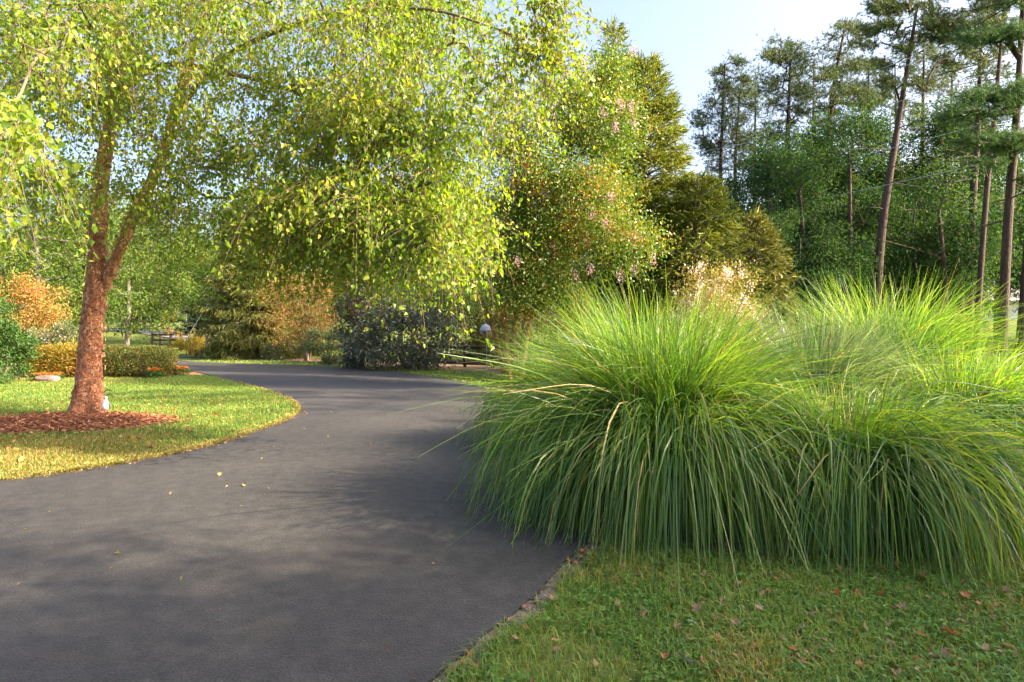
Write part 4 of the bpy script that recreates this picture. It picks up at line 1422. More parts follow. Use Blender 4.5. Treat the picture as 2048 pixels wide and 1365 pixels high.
pine_at('white_pine', 'nearest white pine with dark layered sprays at the right edge', [(2000, 668), (2016, 440), (2034, 220), (2052, -120)], 15.5,
        [(1975, 75, 95, 9, .8, 3), (2050, 62, 60, 14, .9, 2), (1990, 190, 70, 16, .8, 3), (1955, 225, 75, 14, .8, 3), (2060, 180, 60, 18, .9, 2), (1985, 285, 75, 11, .8, 3), (2050, 275, 60, 16, .9, 2), (1975, 320, 50, 7, .7, 1), (2010, 0, 70, 12, .8, 2), (2060, -50, 80, 30, 1, 2)],
        1500, .115, mat='white_pine', nl=(.08, .13), nw=.008, per=17, flatten=1.0, dead=9, arch=.02, k=60, tuft_spread=.6)

def deciduous(name, label, base, height, crown_r, crown_lo, nt, per, L, mat, bark='grey_bark', group=None, r0=None, seed_spread=.3, kind='lobed', k=46, shell=.3, trunk_pts=None, low=0.0):
    r0 = r0 or height * .017
    top = height
    st = [(trunk_pts or [(0, 0, 0), (.1, .05, top * .35), (-.1, .1, top * .65), (.05, 0, top * .9)], [r0 * 1.15, r0 * .9, r0 * .5, r0 * .15])]
    c = np.array([0, 0, (crown_lo + top) / 2])
    tg = clumped(nt, c, (crown_r, crown_r, (top - crown_lo) / 2), k, .13, shell)
    tg = tg[tg[:, 2] > crown_lo * .6]
    return woody(name, label, 'tree', base, st, tg, [('foliage', M[mat], dict(per=per, spread=(seed_spread, seed_spread, seed_spread * .7), L=L, wr=.62, kind=kind, droop=.35, out=.4, flat=.5))], M[bark], step=.6, tip=.007, arch=.06, zup=.4, group=group)

def on(px, d):
    x = (px - 1024) / F * d
    return (x, d, hz(x, d))

WG = 'broadleaf trees standing in the wood'
oak = deciduous('oak_tree', 'dark oak filling the wood left of the thin trunk', on(1545, 31), 10.5, 2.9, 1.0, 620, 44, (.10, .17), 'oak_leaf', group=WG)
oak2 = deciduous('oak_tree', 'tall blue green oak between the two middle pines', on(1705, 32), 11.8, 2.5, 2.6, 600, 44, (.10, .17), 'oak_leaf', group=WG)
map1 = deciduous('maple_tree', 'sunlit yellow green maple glowing deep in the wood', on(1745, 44), 10.5, 3.3, .8, 520, 32, (.14, .23), 'maple_leaf', group=WG)
oak3 = deciduous('oak_tree', 'broad low oak right of the leaning pine trunk', on(1832, 28), 8.0, 3.2, .6, 620, 44, (.10, .16), 'oak_leaf', group=WG)
wood = [
    (oak2, 'high crowned oak behind the thin straight pine', 1895, 31, 1.0, 1.0, 1.1),
    (oak, 'leafy oak under the full crowned pine', 1600, 35, 1.05, 1.05, 2.3),
    (oak3, 'bushy oak at the foot of the leaning pine', 1672, 28, .8, .95, 1.9),
    (map1, 'light green maple behind the bare twigged pine', 1985, 60, 1.2, 1.3, .7),
    (oak, 'shaded oak beside the far house', 1868, 33, .75, .75, 4.0),
    (oak3, 'low dark oak behind the pale flowered bush', 1480, 30, .9, .9, 3.1),
    (map1, 'yellow tinted maple seen through the gap by the house', 2050, 52, 1.0, 1.0, 2.9),
    (oak2, 'narrow oak at the outer end of the wood', 1420, 42, .9, .78, .2),
    (map1, 'sunny maple far behind the slim pines', 1560, 52, 1.1, 1.0, 5.0),
    (oak, 'far oak closing the view behind the dark pine', 1650, 48, 1.2, 1.15, 1.0),
    (oak2, 'far oak closing the view behind the low oak', 1820, 50, 1.3, 1.05, 3.5),
    (map1, 'maple leaning over the shade by the low oak', 1790, 38, .9, .9, 3.6),
    (oak3, 'dark understory oak right of the far house', 2190, 30, 1.0, 1.0, .4),
    (oak, 'shady oak at the foot of the full crowned pine', 1545, 27, .72, .62, 3.7),
    (oak3, 'shady low oak between the bushy oak and the leaning pine', 1735, 31, .8, .9, 4.9),
    (oak2, 'high crowned oak arching over the house roof', 1995, 33, .95, .95, 4.4),
    (oak3, 'dark understory oak below the straight dark pine', 1600, 26, .75, .72, 5.3),
]
for src, lab, px, d, sw, sh, rz in wood:
    copy_tree(src, lab, on(px, d), rz, (sw, sw, sh), WG)
# the thin trunks between them
for i, (px, top, d, lab) in enumerate([(1612, 380, 27, 'thin dark trunk rising behind the bushy oak'), (1692, 330, 26, 'crooked grey trunk rising before the blue green oak'), (1890, 420, 25, 'grey trunk standing left of the house'), (1918, 500, 26, 'short grey trunk well left of the house window'), (2038, 480, 24, 'dark trunk at the right end of the house')]):
    x, y, z = on(px, d)
    tp_ = P(px + RNG.uniform(-14, 14), top, d)
    tg = clumped(60, tp_ - [x, y, z] + np.array([0, 0, .9]), (1.3, 1.3, 1.0), 14, .2)
    woody('understory_tree', lab, 'tree', (x, y, z), [([(0, 0, 0), ((tp_[0] - x) * .4 + .1, 0, (tp_[2] - z) * .5), (tp_[0] - x, 0, tp_[2] - z)], [.13 if i < 3 else .2, .10 if i < 3 else .16, .05])], tg,
          [('foliage', M['oak_leaf'], dict(per=24, spread=(.28, .28, .2), L=(.09, .15), wr=.6, kind='ovate', droop=.3, flat=.5))], M['pine_bark'], group='thin trunked trees in the wood')

# trees outside the view on the sunny side; they shade the drive and the near lawn
OG = 'trees on the sunny side beside the drive'
for i, (x, y, s, sh, rz) in enumerate([(12.0, -2.9, 1.25, 1.25, .4), (12.5, -7, 1.25, 1.2, 4.0), (11.2, 1.3, .68, .71, 2.0), (17.5, -4.0, 1.1, 1.3, 3.2)]):
    copy_tree(oak, 'oak on the sunny side beside the drive', (x, y, 0), rz, (s, s, sh), OG)

copy_tree(PINES[0], 'slender pine on the sunny side behind the oaks', (18.5, 8.0, 0), 3.3)

# ================================================================ LEFT AND MIDDLE BACKGROUND
FG = 'trees of the far tree line'
big = deciduous('oak_tree', 'large oak behind the red shrub at the left edge', (-21.0, 27.5, 0), 9.6, 4.4, 1.2, 900, 34, (.09, .16), 'maple_leaf', k=80)
mid = deciduous('maple_tree', 'spreading maple with pale trunk on the far lawn', on(254, 45), 11, 5.0, 1.7, 720, 30, (.14, .24), 'maple_leaf', bark='pale_bark', r0=.15, k=60)
copy_tree(mid, 'maple standing beyond the far road on the left', on(120, 70), 1.3, (1.2, 1.2, 1.15))
copy_tree(mid, 'rounded maple between the pale trunk and the junipers', on(372, 78), 2.7, (1.0, 1.0, 1.0))
copy_tree(big, 'dense oak filling the view behind the maple', on(190, 58), 2.2, (1.1, 1.1, 1.25))
copy_tree(big, 'dense oak behind the hemlocks', on(470, 56), 4.0, (1.15, 1.15, 1.35))
copy_tree(big, 'dense oak behind the orange shrub', on(640, 48), .7, (1.1, 1.1, 1.3))
copy_tree(big, 'dense oak behind the dark evergreen shrub', on(800, 44), 5.2, (1.1, 1.1, 1.2))
copy_tree(big, 'oak seen between the orange stems and the fence', on(960, 46), 3.0, (1.1, 1.1, 1.2))
copy_tree(big, 'tall oak rising behind the spruces', on(1120, 42), 1.9, (1.1, 1.1, 1.2))
FAR = ['beyond the left edge of the red shrub', 'behind the red shrub', 'behind the foot of the birch trunk', 'above the far road', 'behind the junipers', 'behind the utility pole', 'behind the orange tree', 'behind the grey green shrub', 'behind the huge evergreen shrub', 'behind the birdhouse', 'behind the tallest spruce', 'behind the thin sparse spruce', 'behind the outermost slim pine', 'behind the full crowned pine', 'behind the straight dark pine', 'behind the leaning pine', 'behind the half bare pine', 'behind the white pine', 'past the right edge of the house']
for i, (px, d) in enumerate([(-60, 60), (20, 95), (150, 105), (290, 110), (390, 105), (480, 98), (600, 92), (720, 95), (860, 90), (1000, 95), (1180, 90), (1340, 88), (1450, 75), (1560, 80), (1680, 76), (1800, 80), (1920, 78), (2060, 76), (2200, 70)]):
    src = (big, mid, oak)[i % 3]
    s = RNG.uniform(1.25, 1.6)
    sz = 1.0 if px > 1250 and px < 1500 else RNG.uniform(1.1, 1.4)
    copy_tree(src, 'leafy tree of the far tree line ' + FAR[i], on(px, d), RNG.uniform(0, 6), (s, s, sz), FG)
jun = spruce('juniper_tree', 'dark blue green juniper beyond the road, tallest of its row', 415, 72, 545, .2, 2.2, 170, .6, .1, mat='juniper', hang=.1, needle=(.12, .2), nper=12, dens=.5, bark='grey_bark')
copy_tree(jun, 'dark juniper left in the row beyond the road', on(392, 70), 1.0, (.9, .9, .8))
copy_tree(jun, 'dark juniper right in the row beyond the road', on(440, 70), 2.0, (1.0, 1.0, .85))

def shrub(name, label, px, base_py, width_px, top_py, mats, L, per, nt=160, kind='ovate', bark='grey_bark', stems=6, d=None, depth=None, wr=.55, droop=.2, shell=.35, group=None, lo=.0, extra=None, spread=.12, cat='shrub', out=.5):
    d = d or EYE * F / (base_py - HY)
    x = (px - 1024) / F * d
    z0 = hz(x, d)
    hgt = P(px, top_py, d)[2] - z0
    rw = width_px / F * d / 2
    rd = depth or rw
    st = []
    for k in range(stems):
        a = k * 2 * np.pi / stems + RNG.uniform(0, .5)
        st.append(([(math.cos(a) * .07, math.sin(a) * .07, 0), (math.cos(a) * rw * .25, math.sin(a) * rd * .25, hgt * .35), (math.cos(a) * rw * .5, math.sin(a) * rd * .5, hgt * RNG.uniform(.6, .8))], [.02 + .008 * hgt, .015 + .005 * hgt, .006]))
    c = (0, 0, hgt * (1 + lo) / 2)
    tg = clumped(nt, c, (rw, rd, hgt * (1 - lo) / 2), max(14, nt // 7), .10, shell)
    tg[:, 2] = np.abs(tg[:, 2] - .06) + .06
    specs = [('foliage', M[mats], dict(per=per, spread=(spread * max(.6, rw), spread * max(.6, rw), spread * .8 * max(.6, rw)), L=L, wr=wr, kind=kind, droop=droop, out=out))]
    for e in extra or []:
        specs.append(e)
    return woody(name, label, cat, (x, d, z0), st, tg, specs, M[bark], step=.3, tip=.004, arch=.03, zup=.5, sides=5, group=group)

# orange crape myrtle with pale stems
def orange_tree():
    d = 28
    base = np.array([(615 - 1024) / F * d, d, 0])
    st = []
    for k, (tx, ty) in enumerate([(580, 560), (605, 545), (628, 545), (648, 555), (560, 610), (655, 590), (620, 580)]):
        e = P(tx, ty, d + RNG.normal(0, .4)) - base
        st.append(([(RNG.normal(0, .06), RNG.normal(0, .06), 0), e * [.35, .4, .45], e], [.05, .035, .012]))
    tg = np.vstack([clumped(70, P(585, 660, d) - base, (1.3, .8, .6), 18, .18), clumped(50, P(640, 650, d) - base, (.7, .8, .7), 14, .18), clumped(130, P(598, 590, d) - base, (1.05, .8, 1.1), 26, .18), clumped(70, P(640, 590, d) - base, (.5, .7, 1.1), 14, .16), clumped(30, P(565, 640, d) - base, (.9, .6, .25), 8, .2), clumped(30, P(545, 590, d) - base, (.5, .5, .5), 8, .2)])
    woody('crape_myrtle', 'small orange leaved tree with pale stems beyond the drive', 'tree', base, st, tg, [('foliage', M['orange_leaf'], dict(per=28, spread=(.22, .22, .26), L=(.045, .09), wr=.6, droop=.2))], M['birch_limb'], step=.3, tip=.005, arch=.02, zup=.9, sides=5)
orange_tree()
def frac_leaf(mat_frac, per, L, sp, zmin=-9.0, wr=.6):
    def f(g, t, dr, c):
        s = t[(RNG.random(len(t)) < mat_frac) & (t[:, 2] > zmin)]
        if len(s):
            foliage(g, s, c, per, sp, L, wr, 'ovate', droop=.2)
    return f
shrub('evergreen_shrub', 'huge dark evergreen shrub with glossy leaves beside the fence', 815, 739, 215, 612, 'rhodo_leaf', (.10, .17), 26, 420, 'long', wr=.34, depth=1.6, droop=.35, spread=.10, stems=9)
shrub('evergreen_shrub', 'taller dark shrub with orange tinted top beside the huge one', 722, 736, 90, 558, 'rhodo_leaf', (.10, .17), 26, 260, 'long', wr=.36, depth=1.1, droop=.35, spread=.18, extra=[('orange_leaves', M['orange_leaf'], frac_leaf(.5, 24, (.07, .12), (.2, .2, .2), 1.9))])
shrub('grey_green_shrub', 'rounded grey green shrub right of the orange tree', 652, 727, 78, 652, 'sage_leaf', (.05, .09), 40, 170, spread=.16, d=26.5)
shrub('low_shrub', 'low pale green shrub at the foot of the hemlocks', 548, 722, 46, 690, 'sage_leaf', (.05, .09), 30, 60, spread=.2, d=28.5)
shrub('low_shrub', 'low spreading shrub in front of the tall dark shrub', 676, 731, 56, 712, 'sage_leaf', (.05, .09), 30, 60, spread=.2, d=25.2, depth=.4)
shrub('low_shrub', 'dark green shrub filling the gap below the small hemlock', 590, 724, 70, 668, 'hedge_leaf', (.05, .09), 36, 120, spread=.18, d=29.5)
shrub('weeping_maple', 'low weeping green tree rising behind the dark evergreen shrub', 850, 745, 250, 540, 'weeping_leaf', (.05, .09), 48, 420, 'long', d=24.5, depth=1.6, lo=.42, wr=.4, droop=.6, spread=.11, stems=5, bark='myrtle_bark', cat='tree')
shrub('golden_shrub', 'rounded golden shrub beside the guy wire on the far lawn', 384, 709, 60, 664, 'golden_leaf', (.06, .11), 36, 120, d=34.5, spread=.2)
shrub('orange_conifer', 'narrow orange brown bush before the junipers', 337, 664, 20, 628, 'orange_leaf', (.12, .2), 24, 60, d=66, spread=.2, droop=-.4)
shrub('red_shrub', 'tall red and orange autumn shrub at the left edge', 30, 735, 160, 560, 'red_leaf', (.06, .11), 42, 330, d=23.0, depth=1.4, lo=.25, spread=.13)
shrub('pink_shrub', 'pale pink flowering shrub behind the golden hedge', 98, 745, 120, 648, 'sage_leaf', (.04, .08), 34, 200, d=20.6, depth=.8, spread=.16,
      extra=[('flowers', M['pale_petal'], frac_leaf(.5, 10, (.03, .05), (.12, .12, .1), .95, .9))])
shrub('golden_shrub', 'low golden shrub tucked behind the hedge by the birch', 128, 752, 62, 676, 'golden_leaf', (.04, .08), 40, 110, d=19.7, depth=.5, spread=.18)
shrub('green_shrub', 'bright green shrub at the left edge before the hedge', 2, 772, 88, 640, 'green_leaf', (.05, .09), 44, 260, d=16.6, depth=.7, spread=.15)
shrub('green_shrub', 'tall dark green shrub at the left edge behind the bright one', -40, 765, 120, 580, 'green_leaf', (.05, .09), 40, 220, d=18.2, depth=.8, spread=.15)

def hedge(label, x0, x1, y0, y1, h, mat, n):
    cx, cy = (x0 + x1) / 2, (y0 + y1) / 2
    root = thing('clipped_hedge', label, 'hedge', (cx, cy, 0))
    hx, hy = (x1 - x0) / 2, (y1 - y0) / 2
    # points through a round-shouldered box, thickest in the outer layer
    q = RNG.uniform(-1, 1, (n * 3, 3))
    e = np.abs(q) ** 6
    r = e.sum(1) ** (1 / 6)
    q = q[(r < 1) & ((r > .78) | (RNG.random(len(q)) < .25))][:n]
    n = len(q)
    wob = 1 + .05 * (vnoise(q, 3.0, 8) - .5)
    pos = np.stack([q[:, 0] * hx, q[:, 1] * hy, h / 2 + .04 + q[:, 2] * (h / 2 - .02)], -1) * np.stack([wob, wob, wob], -1)
    g = Geo()
    o = norm(q)
    leaves(g, pos, norm(o * .5 + rnd(n, .7)), norm(o + rnd(n, .7)), RNG.uniform(.035, .065, n), RNG.uniform(.022, .04, n), 'ovate')
    g.build('foliage', M[mat], root)
    g = Geo()
    for k in range(int((x1 - x0) * 14)):
        sx, sy = RNG.uniform(-hx * .9, hx * .9), RNG.uniform(-hy * .6, hy * .6)
        tube(g, [(sx, sy, 0), (sx + RNG.normal(0, .08), sy + RNG.normal(0, .06), h * .5), (sx + RNG.normal(0, .16), sy + RNG.normal(0, .1), h * .92)], [.012, .008, .003], 4, cap=False)
    g.build('stems', M['grey_bark'], root)
hx0, hy0 = G(38, 757)
hx1, _ = G(170, 757)
hedge('golden clipped hedge coloured as sunlit left of the birch trunk', hx0, hx1, 18.4, 19.5, .93, 'lit_gold_hedge_leaf', 17000)  # bright sun on this end is put into the golden leaf colour
hx2, _ = G(324, 757)
hedge('green clipped hedge coloured as shaded right of the birch trunk', hx1 + .12, hx2, 18.4, 19.5, .92, 'hedge_leaf', 17000)  # shade on this end is put into the darker leaf colour

def flower_clump(label, px, py, r, h, n=130):
    x, y = G(px, py)
    root = thing('flower_clump', label, 'flowers', (x, y, 0), 'orange flowers by the hedge')
    g = Geo()
    q = ell(n, (0, 0, h * .45), (r, r * .8, h * .45))
    foliage(g, q, (0, 0, 0), 9, (.05, .05, .04), (.03, .06), .5, 'ovate', droop=-.2)
    g.build('leaves', M['green_leaf'], root)
    g = Geo()
    q = ell(n // 3, (0, 0, h * .85), (r * .85, r * .7, h * .15))
    foliage(g, q, (0, 0, 0), 12, (.018, .018, .012), (.025, .04), .9, 'ovate', droop=-.6)
    g.build('blossoms', M['marigold'], root)
flower_clump('orange flowers at the bend beside the drive', 358, 752, .33, .28)
flower_clump('few orange flowers against the end of the dark hedge', 312, 757, .25, .3, 90)
flower_clump('orange flowers at the foot of the golden hedge', 92, 762, .45, .22)

shrub('green_shrub', 'olive shrub at the left foot of the tall hemlock', 462, 722, 74, 668, 'hemlock', (.06, .10), 40, 140, spread=.18, d=29.8)
shrub('green_shrub', 'dark shrub standing behind the fence and birdhouse', 965, 728, 150, 592, 'hedge_leaf', (.07, .12), 44, 260, spread=.16, d=27.5, depth=1.2)
shrub('green_shrub', 'dark shrub behind the orange stems of the flowering tree', 1080, 728, 170, 600, 'hedge_leaf', (.07, .12), 44, 260, spread=.16, d=26.0, depth=1.2)
# pale stone at the hedge foot
def rock():
    x, y = G(95, 764)
    bm = bmesh.new()
    bmesh.ops.create_icosphere(bm, subdivisions=3, radius=1)
    for v in bm.verts:
        c = v.co
        k = 1 + .25 * (float(vnoise(np.array([[c.x, c.y, c.z]]), 2.0, 3)[0]) - .5)
        sq = max(abs(c.x), abs(c.y), abs(c.z))
        v.co = Vector((c.x / sq ** .6 * .30 * k, c.y / sq ** .6 * .14 * k, c.z / sq ** .6 * .10 * k + .08))
    me = bpy.data.meshes.new('stone')
    bm.to_mesh(me)
    bm.free()
    me.materials.append(M['stone'])
    o = bpy.data.objects.new('stone', me)
    COL.objects.link(o)
    o.location = (x, y, 0)
    tag(o, 'low pale pinkish stone at the foot of the golden hedge', 'stone')
rock()

# ================================================================ SMALL THINGS
def bird():
    x, y = P(211, 825, 10.35)[:2]
    root = thing('bird_ornament', 'small white bird ornament with dark legs beside the birch trunk', 'garden ornament', (x, y, .06))
    g = Geo()
    prof = [(0, .06), (.028, .07), (.052, .10), (.062, .135), (.056, .175), (.040, .21), (.026, .232), (.024, .25), (.030, .268), (.026, .288), (.012, .30), (0, .303)]
    lathe(g, prof, 16)
    g.build('body', M['white_paint'], root, smooth_shade=True)
    for s in (-1, 1):
        g = Geo()
        tube(g, [(s * .022, 0, .075), (s * .03, .005, .03), (s * .032, 0, -.02)], [.008, .006, .006], 6)
        tube(g, [(s * .032, .02, -.018), (s * .034, -.045, -.018)], [.006, .004], 5)
        g.build('leg', M['black_iron'], root)
    g = Geo()
    tube(g, [(0, -.026, .272), (0, -.05, .268), (0, -.075, .258)], [.010, .007, .001], 6)
    g.build('beak', M['black_iron'], root, smooth_shade=True)
    for s in (-1, 1):
        g = Geo()
        q = spline([(s * .05, .0, .19), (s * .066, .01, .15), (s * .05, .03, .10), (s * .02, .06, .09)], 4)
        tube(g, q, np.interp(np.linspace(0, 1, len(q)), [0, .4, 1], [.012, .022, .004]), 6)
        g.build('wing', M['grey_wood'], root, smooth_shade=True)
    g = Geo()
    for a in (-.5, 0, .4):
        q = spline([(0, .01, .295), (.05, .0, .33 + a * .02), (.10, 0, .325 + a * .03), (.13, 0, .29 + a * .05)], 5)
        tube(g, q, np.linspace(.004, .002, len(q)), 4)
        q = spline([(-.03, .01, .37 + a * .02), (.02, 0, .40 + a * .02), (.075, 0, .40 + a * .02), (.12, 0, .365 + a * .03)], 5)
        tube(g, q, np.linspace(.004, .002, len(q)), 4)
    tube(g, [(0, .01, .295), (-.03, .01, .37)], [.003, .003], 4)
    g.build('crest', M['black_iron'], root)
bird()

def birdhouse():
    d = 21.5
    x = (971 - 1024) / F * d
    root = thing('birdhouse', 'blue grey hooded birdhouse on a thin pole behind the fence', 'birdhouse', (x, d, 0))
    top = P(0, 672, d)[2]
    g = Geo()
    tube(g, [(.04, 0, 0), (.04, 0, top)], [.014, .014], 8)
    g.build('pole', M['metal'], root)
    g = Geo()
    lathe(g, [(0, 0), (.10, .01), (.15, .05), (.17, .12), (.165, .2), (.15, .24)], 8, at=(0, 0, top - .02))
    g.build('box', M['grey_wood'], root)
    g = Geo()
    lathe(g, [(.20, .20), (.19, .27), (.15, .34), (.08, .40), (0, .43)], 8, at=(0, 0, top - .02))
    lathe(g, [(0, .215), (.20, .20)], 8, at=(0, 0, top - .02))
    g.build('hood', M['blue_grey_tin'], root)
    g = Geo()
    q = np.arange(12) * 2 * np.pi / 12
    tube(g, [(-.02, -.15, top + .11), (-.02, -.175, top + .11)], [.035, .035], 12)
    g.build('entrance', M['black_iron'], root)
birdhouse()

def rail_fence(name, label, posts, h, rails, mat, post_w=.12, rail_h=.11, group=None):
    x0, y0 = posts[0]
    root = thing(name, label, 'fence', (x0, y0, hz(x0, y0)), group)
    base = np.array([x0, y0, hz(x0, y0)])
    for (x, y) in posts:
        g = Geo()
        z = hz(x, y)
        box(g, (-post_w / 2, -post_w / 2, -.1), (post_w / 2, post_w / 2, h + .02), rot=RNG.uniform(-.1, .1), centre=np.array([x, y, z]) - base)
        pk = np.array([x, y, z + h + .02]) - base
        hw = post_w / 2
        g.add([pk + [-hw, -hw, .001], pk + [hw, -hw, .001], pk + [hw, hw, .001], pk + [-hw, hw, .001], pk + [0, 0, .03]], [[0, 1, 4], [1, 2, 4], [2, 3, 4], [3, 0, 4]])
        g.build('post', M[mat], root)
    for i in range(len(posts) - 1):
        a, b = np.array(posts[i]), np.array(posts[i + 1])
        dv = b - a
        L_ = np.linalg.norm(dv)
        ang = math.atan2(dv[1], dv[0])
        for zr in rails:
            g = Geo()
            za, zb2 = hz(*a), hz(*b)
            off_ = np.array([math.sin(ang), -math.cos(ang)]) * (post_w / 2 + .018)
            c = (a + b) / 2 + off_
            box(g, (-L_ / 2 - .02, -.016, -rail_h / 2), (L_ / 2 - .01, .016, rail_h / 2), rot=ang + RNG.normal(0, .004), centre=np.array([c[0], c[1], (za + zb2) / 2 + zr + RNG.normal(0, .006)]) - base)
            g.build('rail', M[mat], root)
rail_fence('rail_fence', 'dark brown three rail fence right of the evergreen shrub', [(-3.2, 24.3), (-1.76, 23.4), (-.70, 22.7), (.5, 22.0), (1.7, 21.3), (2.9, 20.6)], .86, (.16, .46, .76), 'dark_wood')
rail_fence('rail_fence', 'dark rail fence crossing the far lawn below the road', [on(306, 45)[:2], on(322, 44)[:2], on(342, 43.5)[:2], on(362, 43)[:2], on(380, 42.5)[:2]], 1.15, (.25, .6, .98), 'dark_wood', .14, .12)
rail_fence('fence_end', 'weathered pale fence end beside the golden shrub', [on(415, 33.6)[:2], on(446, 33.2)[:2]], 1.02, (.5, .82), 'grey_wood', .14, .14)

def utility_pole():
    d = 56
    x, y, z = on(455, d)
    root = thing('utility_pole', 'pale utility pole with crossarm among the far trees', 'utility pole', (x, y, z))
    top = P(452, 522, d)[2] - z
    g = Geo()
    tube(g, [(.1, 0, -.3), (0, 0, top * .5), (-.12, 0, top)], [.17, .14, .11], 10)
    g.build('pole', M['pole_wood'], root, smooth_shade=True)
    g = Geo()
    box(g, (-1.15, -.18, top - .62), (1.0, -.06, top - .47))
    g.build('crossarm', M['pole_wood'], root)
    for q in (-1.05, -.6, .5, .9):
        g = Geo()
        lathe(g, [(0, 0), (.05, 0), (.06, .05), (.035, .08), (.055, .12), (.03, .17), (0, .18)], 8, at=(q, -.12, top - .47))
        g.build('insulator', M['white_paint'], root)
    g = Geo()
    tube(g, [(.45, -.25, top - 2.0), (.45, -.25, top - 1.3)], [.14, .14], 10)
    g.build('transformer', M['metal'], root, smooth_shade=True)
    a = P(364, 691, 50)
    g = Geo()
    tube(g, [(-.05, 0, top - 1.1), np.array([a[0], a[1], hz(a[0], a[1])]) - np.array([x, y, z])], [.022, .022], 5)
    g.build('guy_wire', M['metal'], root)
utility_pole()

def power_line(label, a, b, sag):
    a, b = np.array(a), np.array(b)
    u = np.linspace(0, 1, 30)[:, None]
    q = a + (b - a) * u
    q[:, 2] -= sag * 4 * (u[:, 0] * (1 - u[:, 0]))
    mid_ = q[0].copy()
    g = Geo()
    tube(g, q - mid_, np.full(30, .011), 5)
    o = g.build('power_line', M['wire'], loc=mid_)
    tag(o, label, 'power line', 'power lines crossing in front of the wood')
power_line('topmost power line across the pine crowns', P(1340, 262, 42), P(2260, -58, 15), .5)
power_line('power line running just under the topmost one', P(1340, 272, 42), P(2260, -44, 15), .5)
power_line('third power line, crossing the leaning pine trunk', P(1340, 312, 42), P(2260, 50, 15), .5)
power_line('fourth power line, crossing the white pine sprays', P(1400, 370, 42), P(2260, 165, 15), .4)
power_line('lowest power line in front of the dark oaks', P(1440, 436, 40), P(2260, 262, 14), .1)

def house():
    d = 46
    x, y, z = on(1998, d)
    root = thing('house', 'pale sided house with shuttered window behind the trees', 'house', (x, y, z))
    zt = P(0, 599, d)[2] - z
    g = Geo()
    box(g, (-4.5, 0, -1), (5.5, 6, zt))
    nb = int((zt + .5) / .13)
    for k in range(nb):
        zz = -.4 + k * .13
        g.add([(-4.5, -.022, zz), (5.5, -.022, zz), (5.5, -.004, zz + .125), (-4.5, -.004, zz + .125), (-4.5, -.002, zz), (5.5, -.002, zz)], [[0, 1, 2, 3], [4, 5, 1, 0]])
    g.build('wall', M['siding'], root)
    g = Geo()
    g.add([(-5, -.5, zt), (6, -.5, zt), (6, 3, zt + 1.6), (-5, 3, zt + 1.6), (6, 6.5, zt), (-5, 6.5, zt), (-5, -.5, zt - .12), (6, -.5, zt - .12)], [[0, 1, 2, 3], [3, 2, 4, 5], [6, 7, 1, 0]])
    g.build('roof', M['roof'], root)
    g = Geo()
    box(g, (-5, -.53, zt - .16), (6, -.505, zt + .02))
    g.build('fascia', M['white_paint'], root)
    for cx in (-.62, 2.9):
        z0, z1 = zt - 1.05, zt - .28
        wroot = Geo()
        for lo_, hi_ in (((cx - .62, -.06, z0 - .06), (cx + .62, -.024, z0)), ((cx - .62, -.06, z1), (cx + .62, -.024, z1 + .06)), ((cx - .62, -.06, z0 + .001), (cx - .56, -.024, z1 - .001)), ((cx + .56, -.06, z0 + .001), (cx + .62, -.024, z1 - .001)), ((cx - .04, -.055, z0 + .001), (cx + .04, -.024, z1 - .001))):
            box(wroot, lo_, hi_)
        wo = wroot.build('window', M['white_paint'], root)
        for a, b in ((cx - .56, cx - .042), (cx + .042, cx + .56)):
            g = Geo()
            box(g, (a, -.035, z0 + .002), (b, -.026, z1 - .002))
            g.build('pane', M['glass'], wo)
        for s in (-1, 1):
            g = Geo()
            xx = cx + s * .82
            box(g, (xx - .16, -.05, z0 - .04), (xx + .16, -.024, z1 + .04))
            for k in range(8):
                zz = z0 + k * (z1 - z0) / 8
                box(g, (xx - .13, -.062, zz + .01), (xx + .13, -.051, zz + .07))
            g.build('shutter', M['shutter'], root)
house()

# ================================================================ FALLEN LEAVES
def leaf_mesh(kind, s=1.0, curl=.25, mat=None):
    if kind == 'maple':
        half = [(0, 0), (.10, .06), (.02, .34), (.28, .28), (.38, .52), (.52, .30), (.78, .36), (.74, .14), (1.0, 0)]
    else:
        half = [(0, 0), (.14, .16), (.36, .27), (.6, .25), (.84, .12), (1.0, 0)]
    out_ = half + [(x, -y) for x, y in half[-2:0:-1]]
    v = [(.42, 0, 0)] + [(x, y, 0) for x, y in out_]
    v = np.array(v, float)
    v[:, 0] -= .42
    v[:, 2] = curl * (v[:, 1] ** 2 * 1.6 + np.clip(v[:, 0], 0, None) ** 2 * .8) + RNG.normal(0, .02, len(v))
    n = len(out_)
    g = Geo()
    g.add(v * s, [[0, 1 + k, 1 + (k + 1) % n] for k in range(n)])
    st = np.array([(-.42, -.012, 0), (-.42, .012, 0), (-.75, 0, .05)]) * s
    g.add(st, [[0, 1, 2]])
    return g.mesh('fallen_leaf', mat)

LM = {}
for mname in ('dead_leaf', 'rust_leaf', 'grey_leaf', 'yellow_leaf'):
    LM[mname] = [leaf_mesh('oval', 1, -1.0, M[mname]), leaf_mesh('oval', 1, 1.2, M[mname]), leaf_mesh('maple', 1, .9, M[mname])]

def drop(x, y, size, mname, label, group, z=.03, shape=None):
    me = LM[mname][RNG.integers(0, 3) if shape is None else shape]
    o = bpy.data.objects.new('fallen_leaf', me)
    COL.objects.link(o)
    o.location = (x, y, z)
    o.scale = (size, size * RNG.uniform(.8, 1.1), size)
    o.rotation_euler = (RNG.normal(0, .35), RNG.normal(0, .35), RNG.uniform(0, 6.28))
    tag(o, label, 'fallen leaf', group)

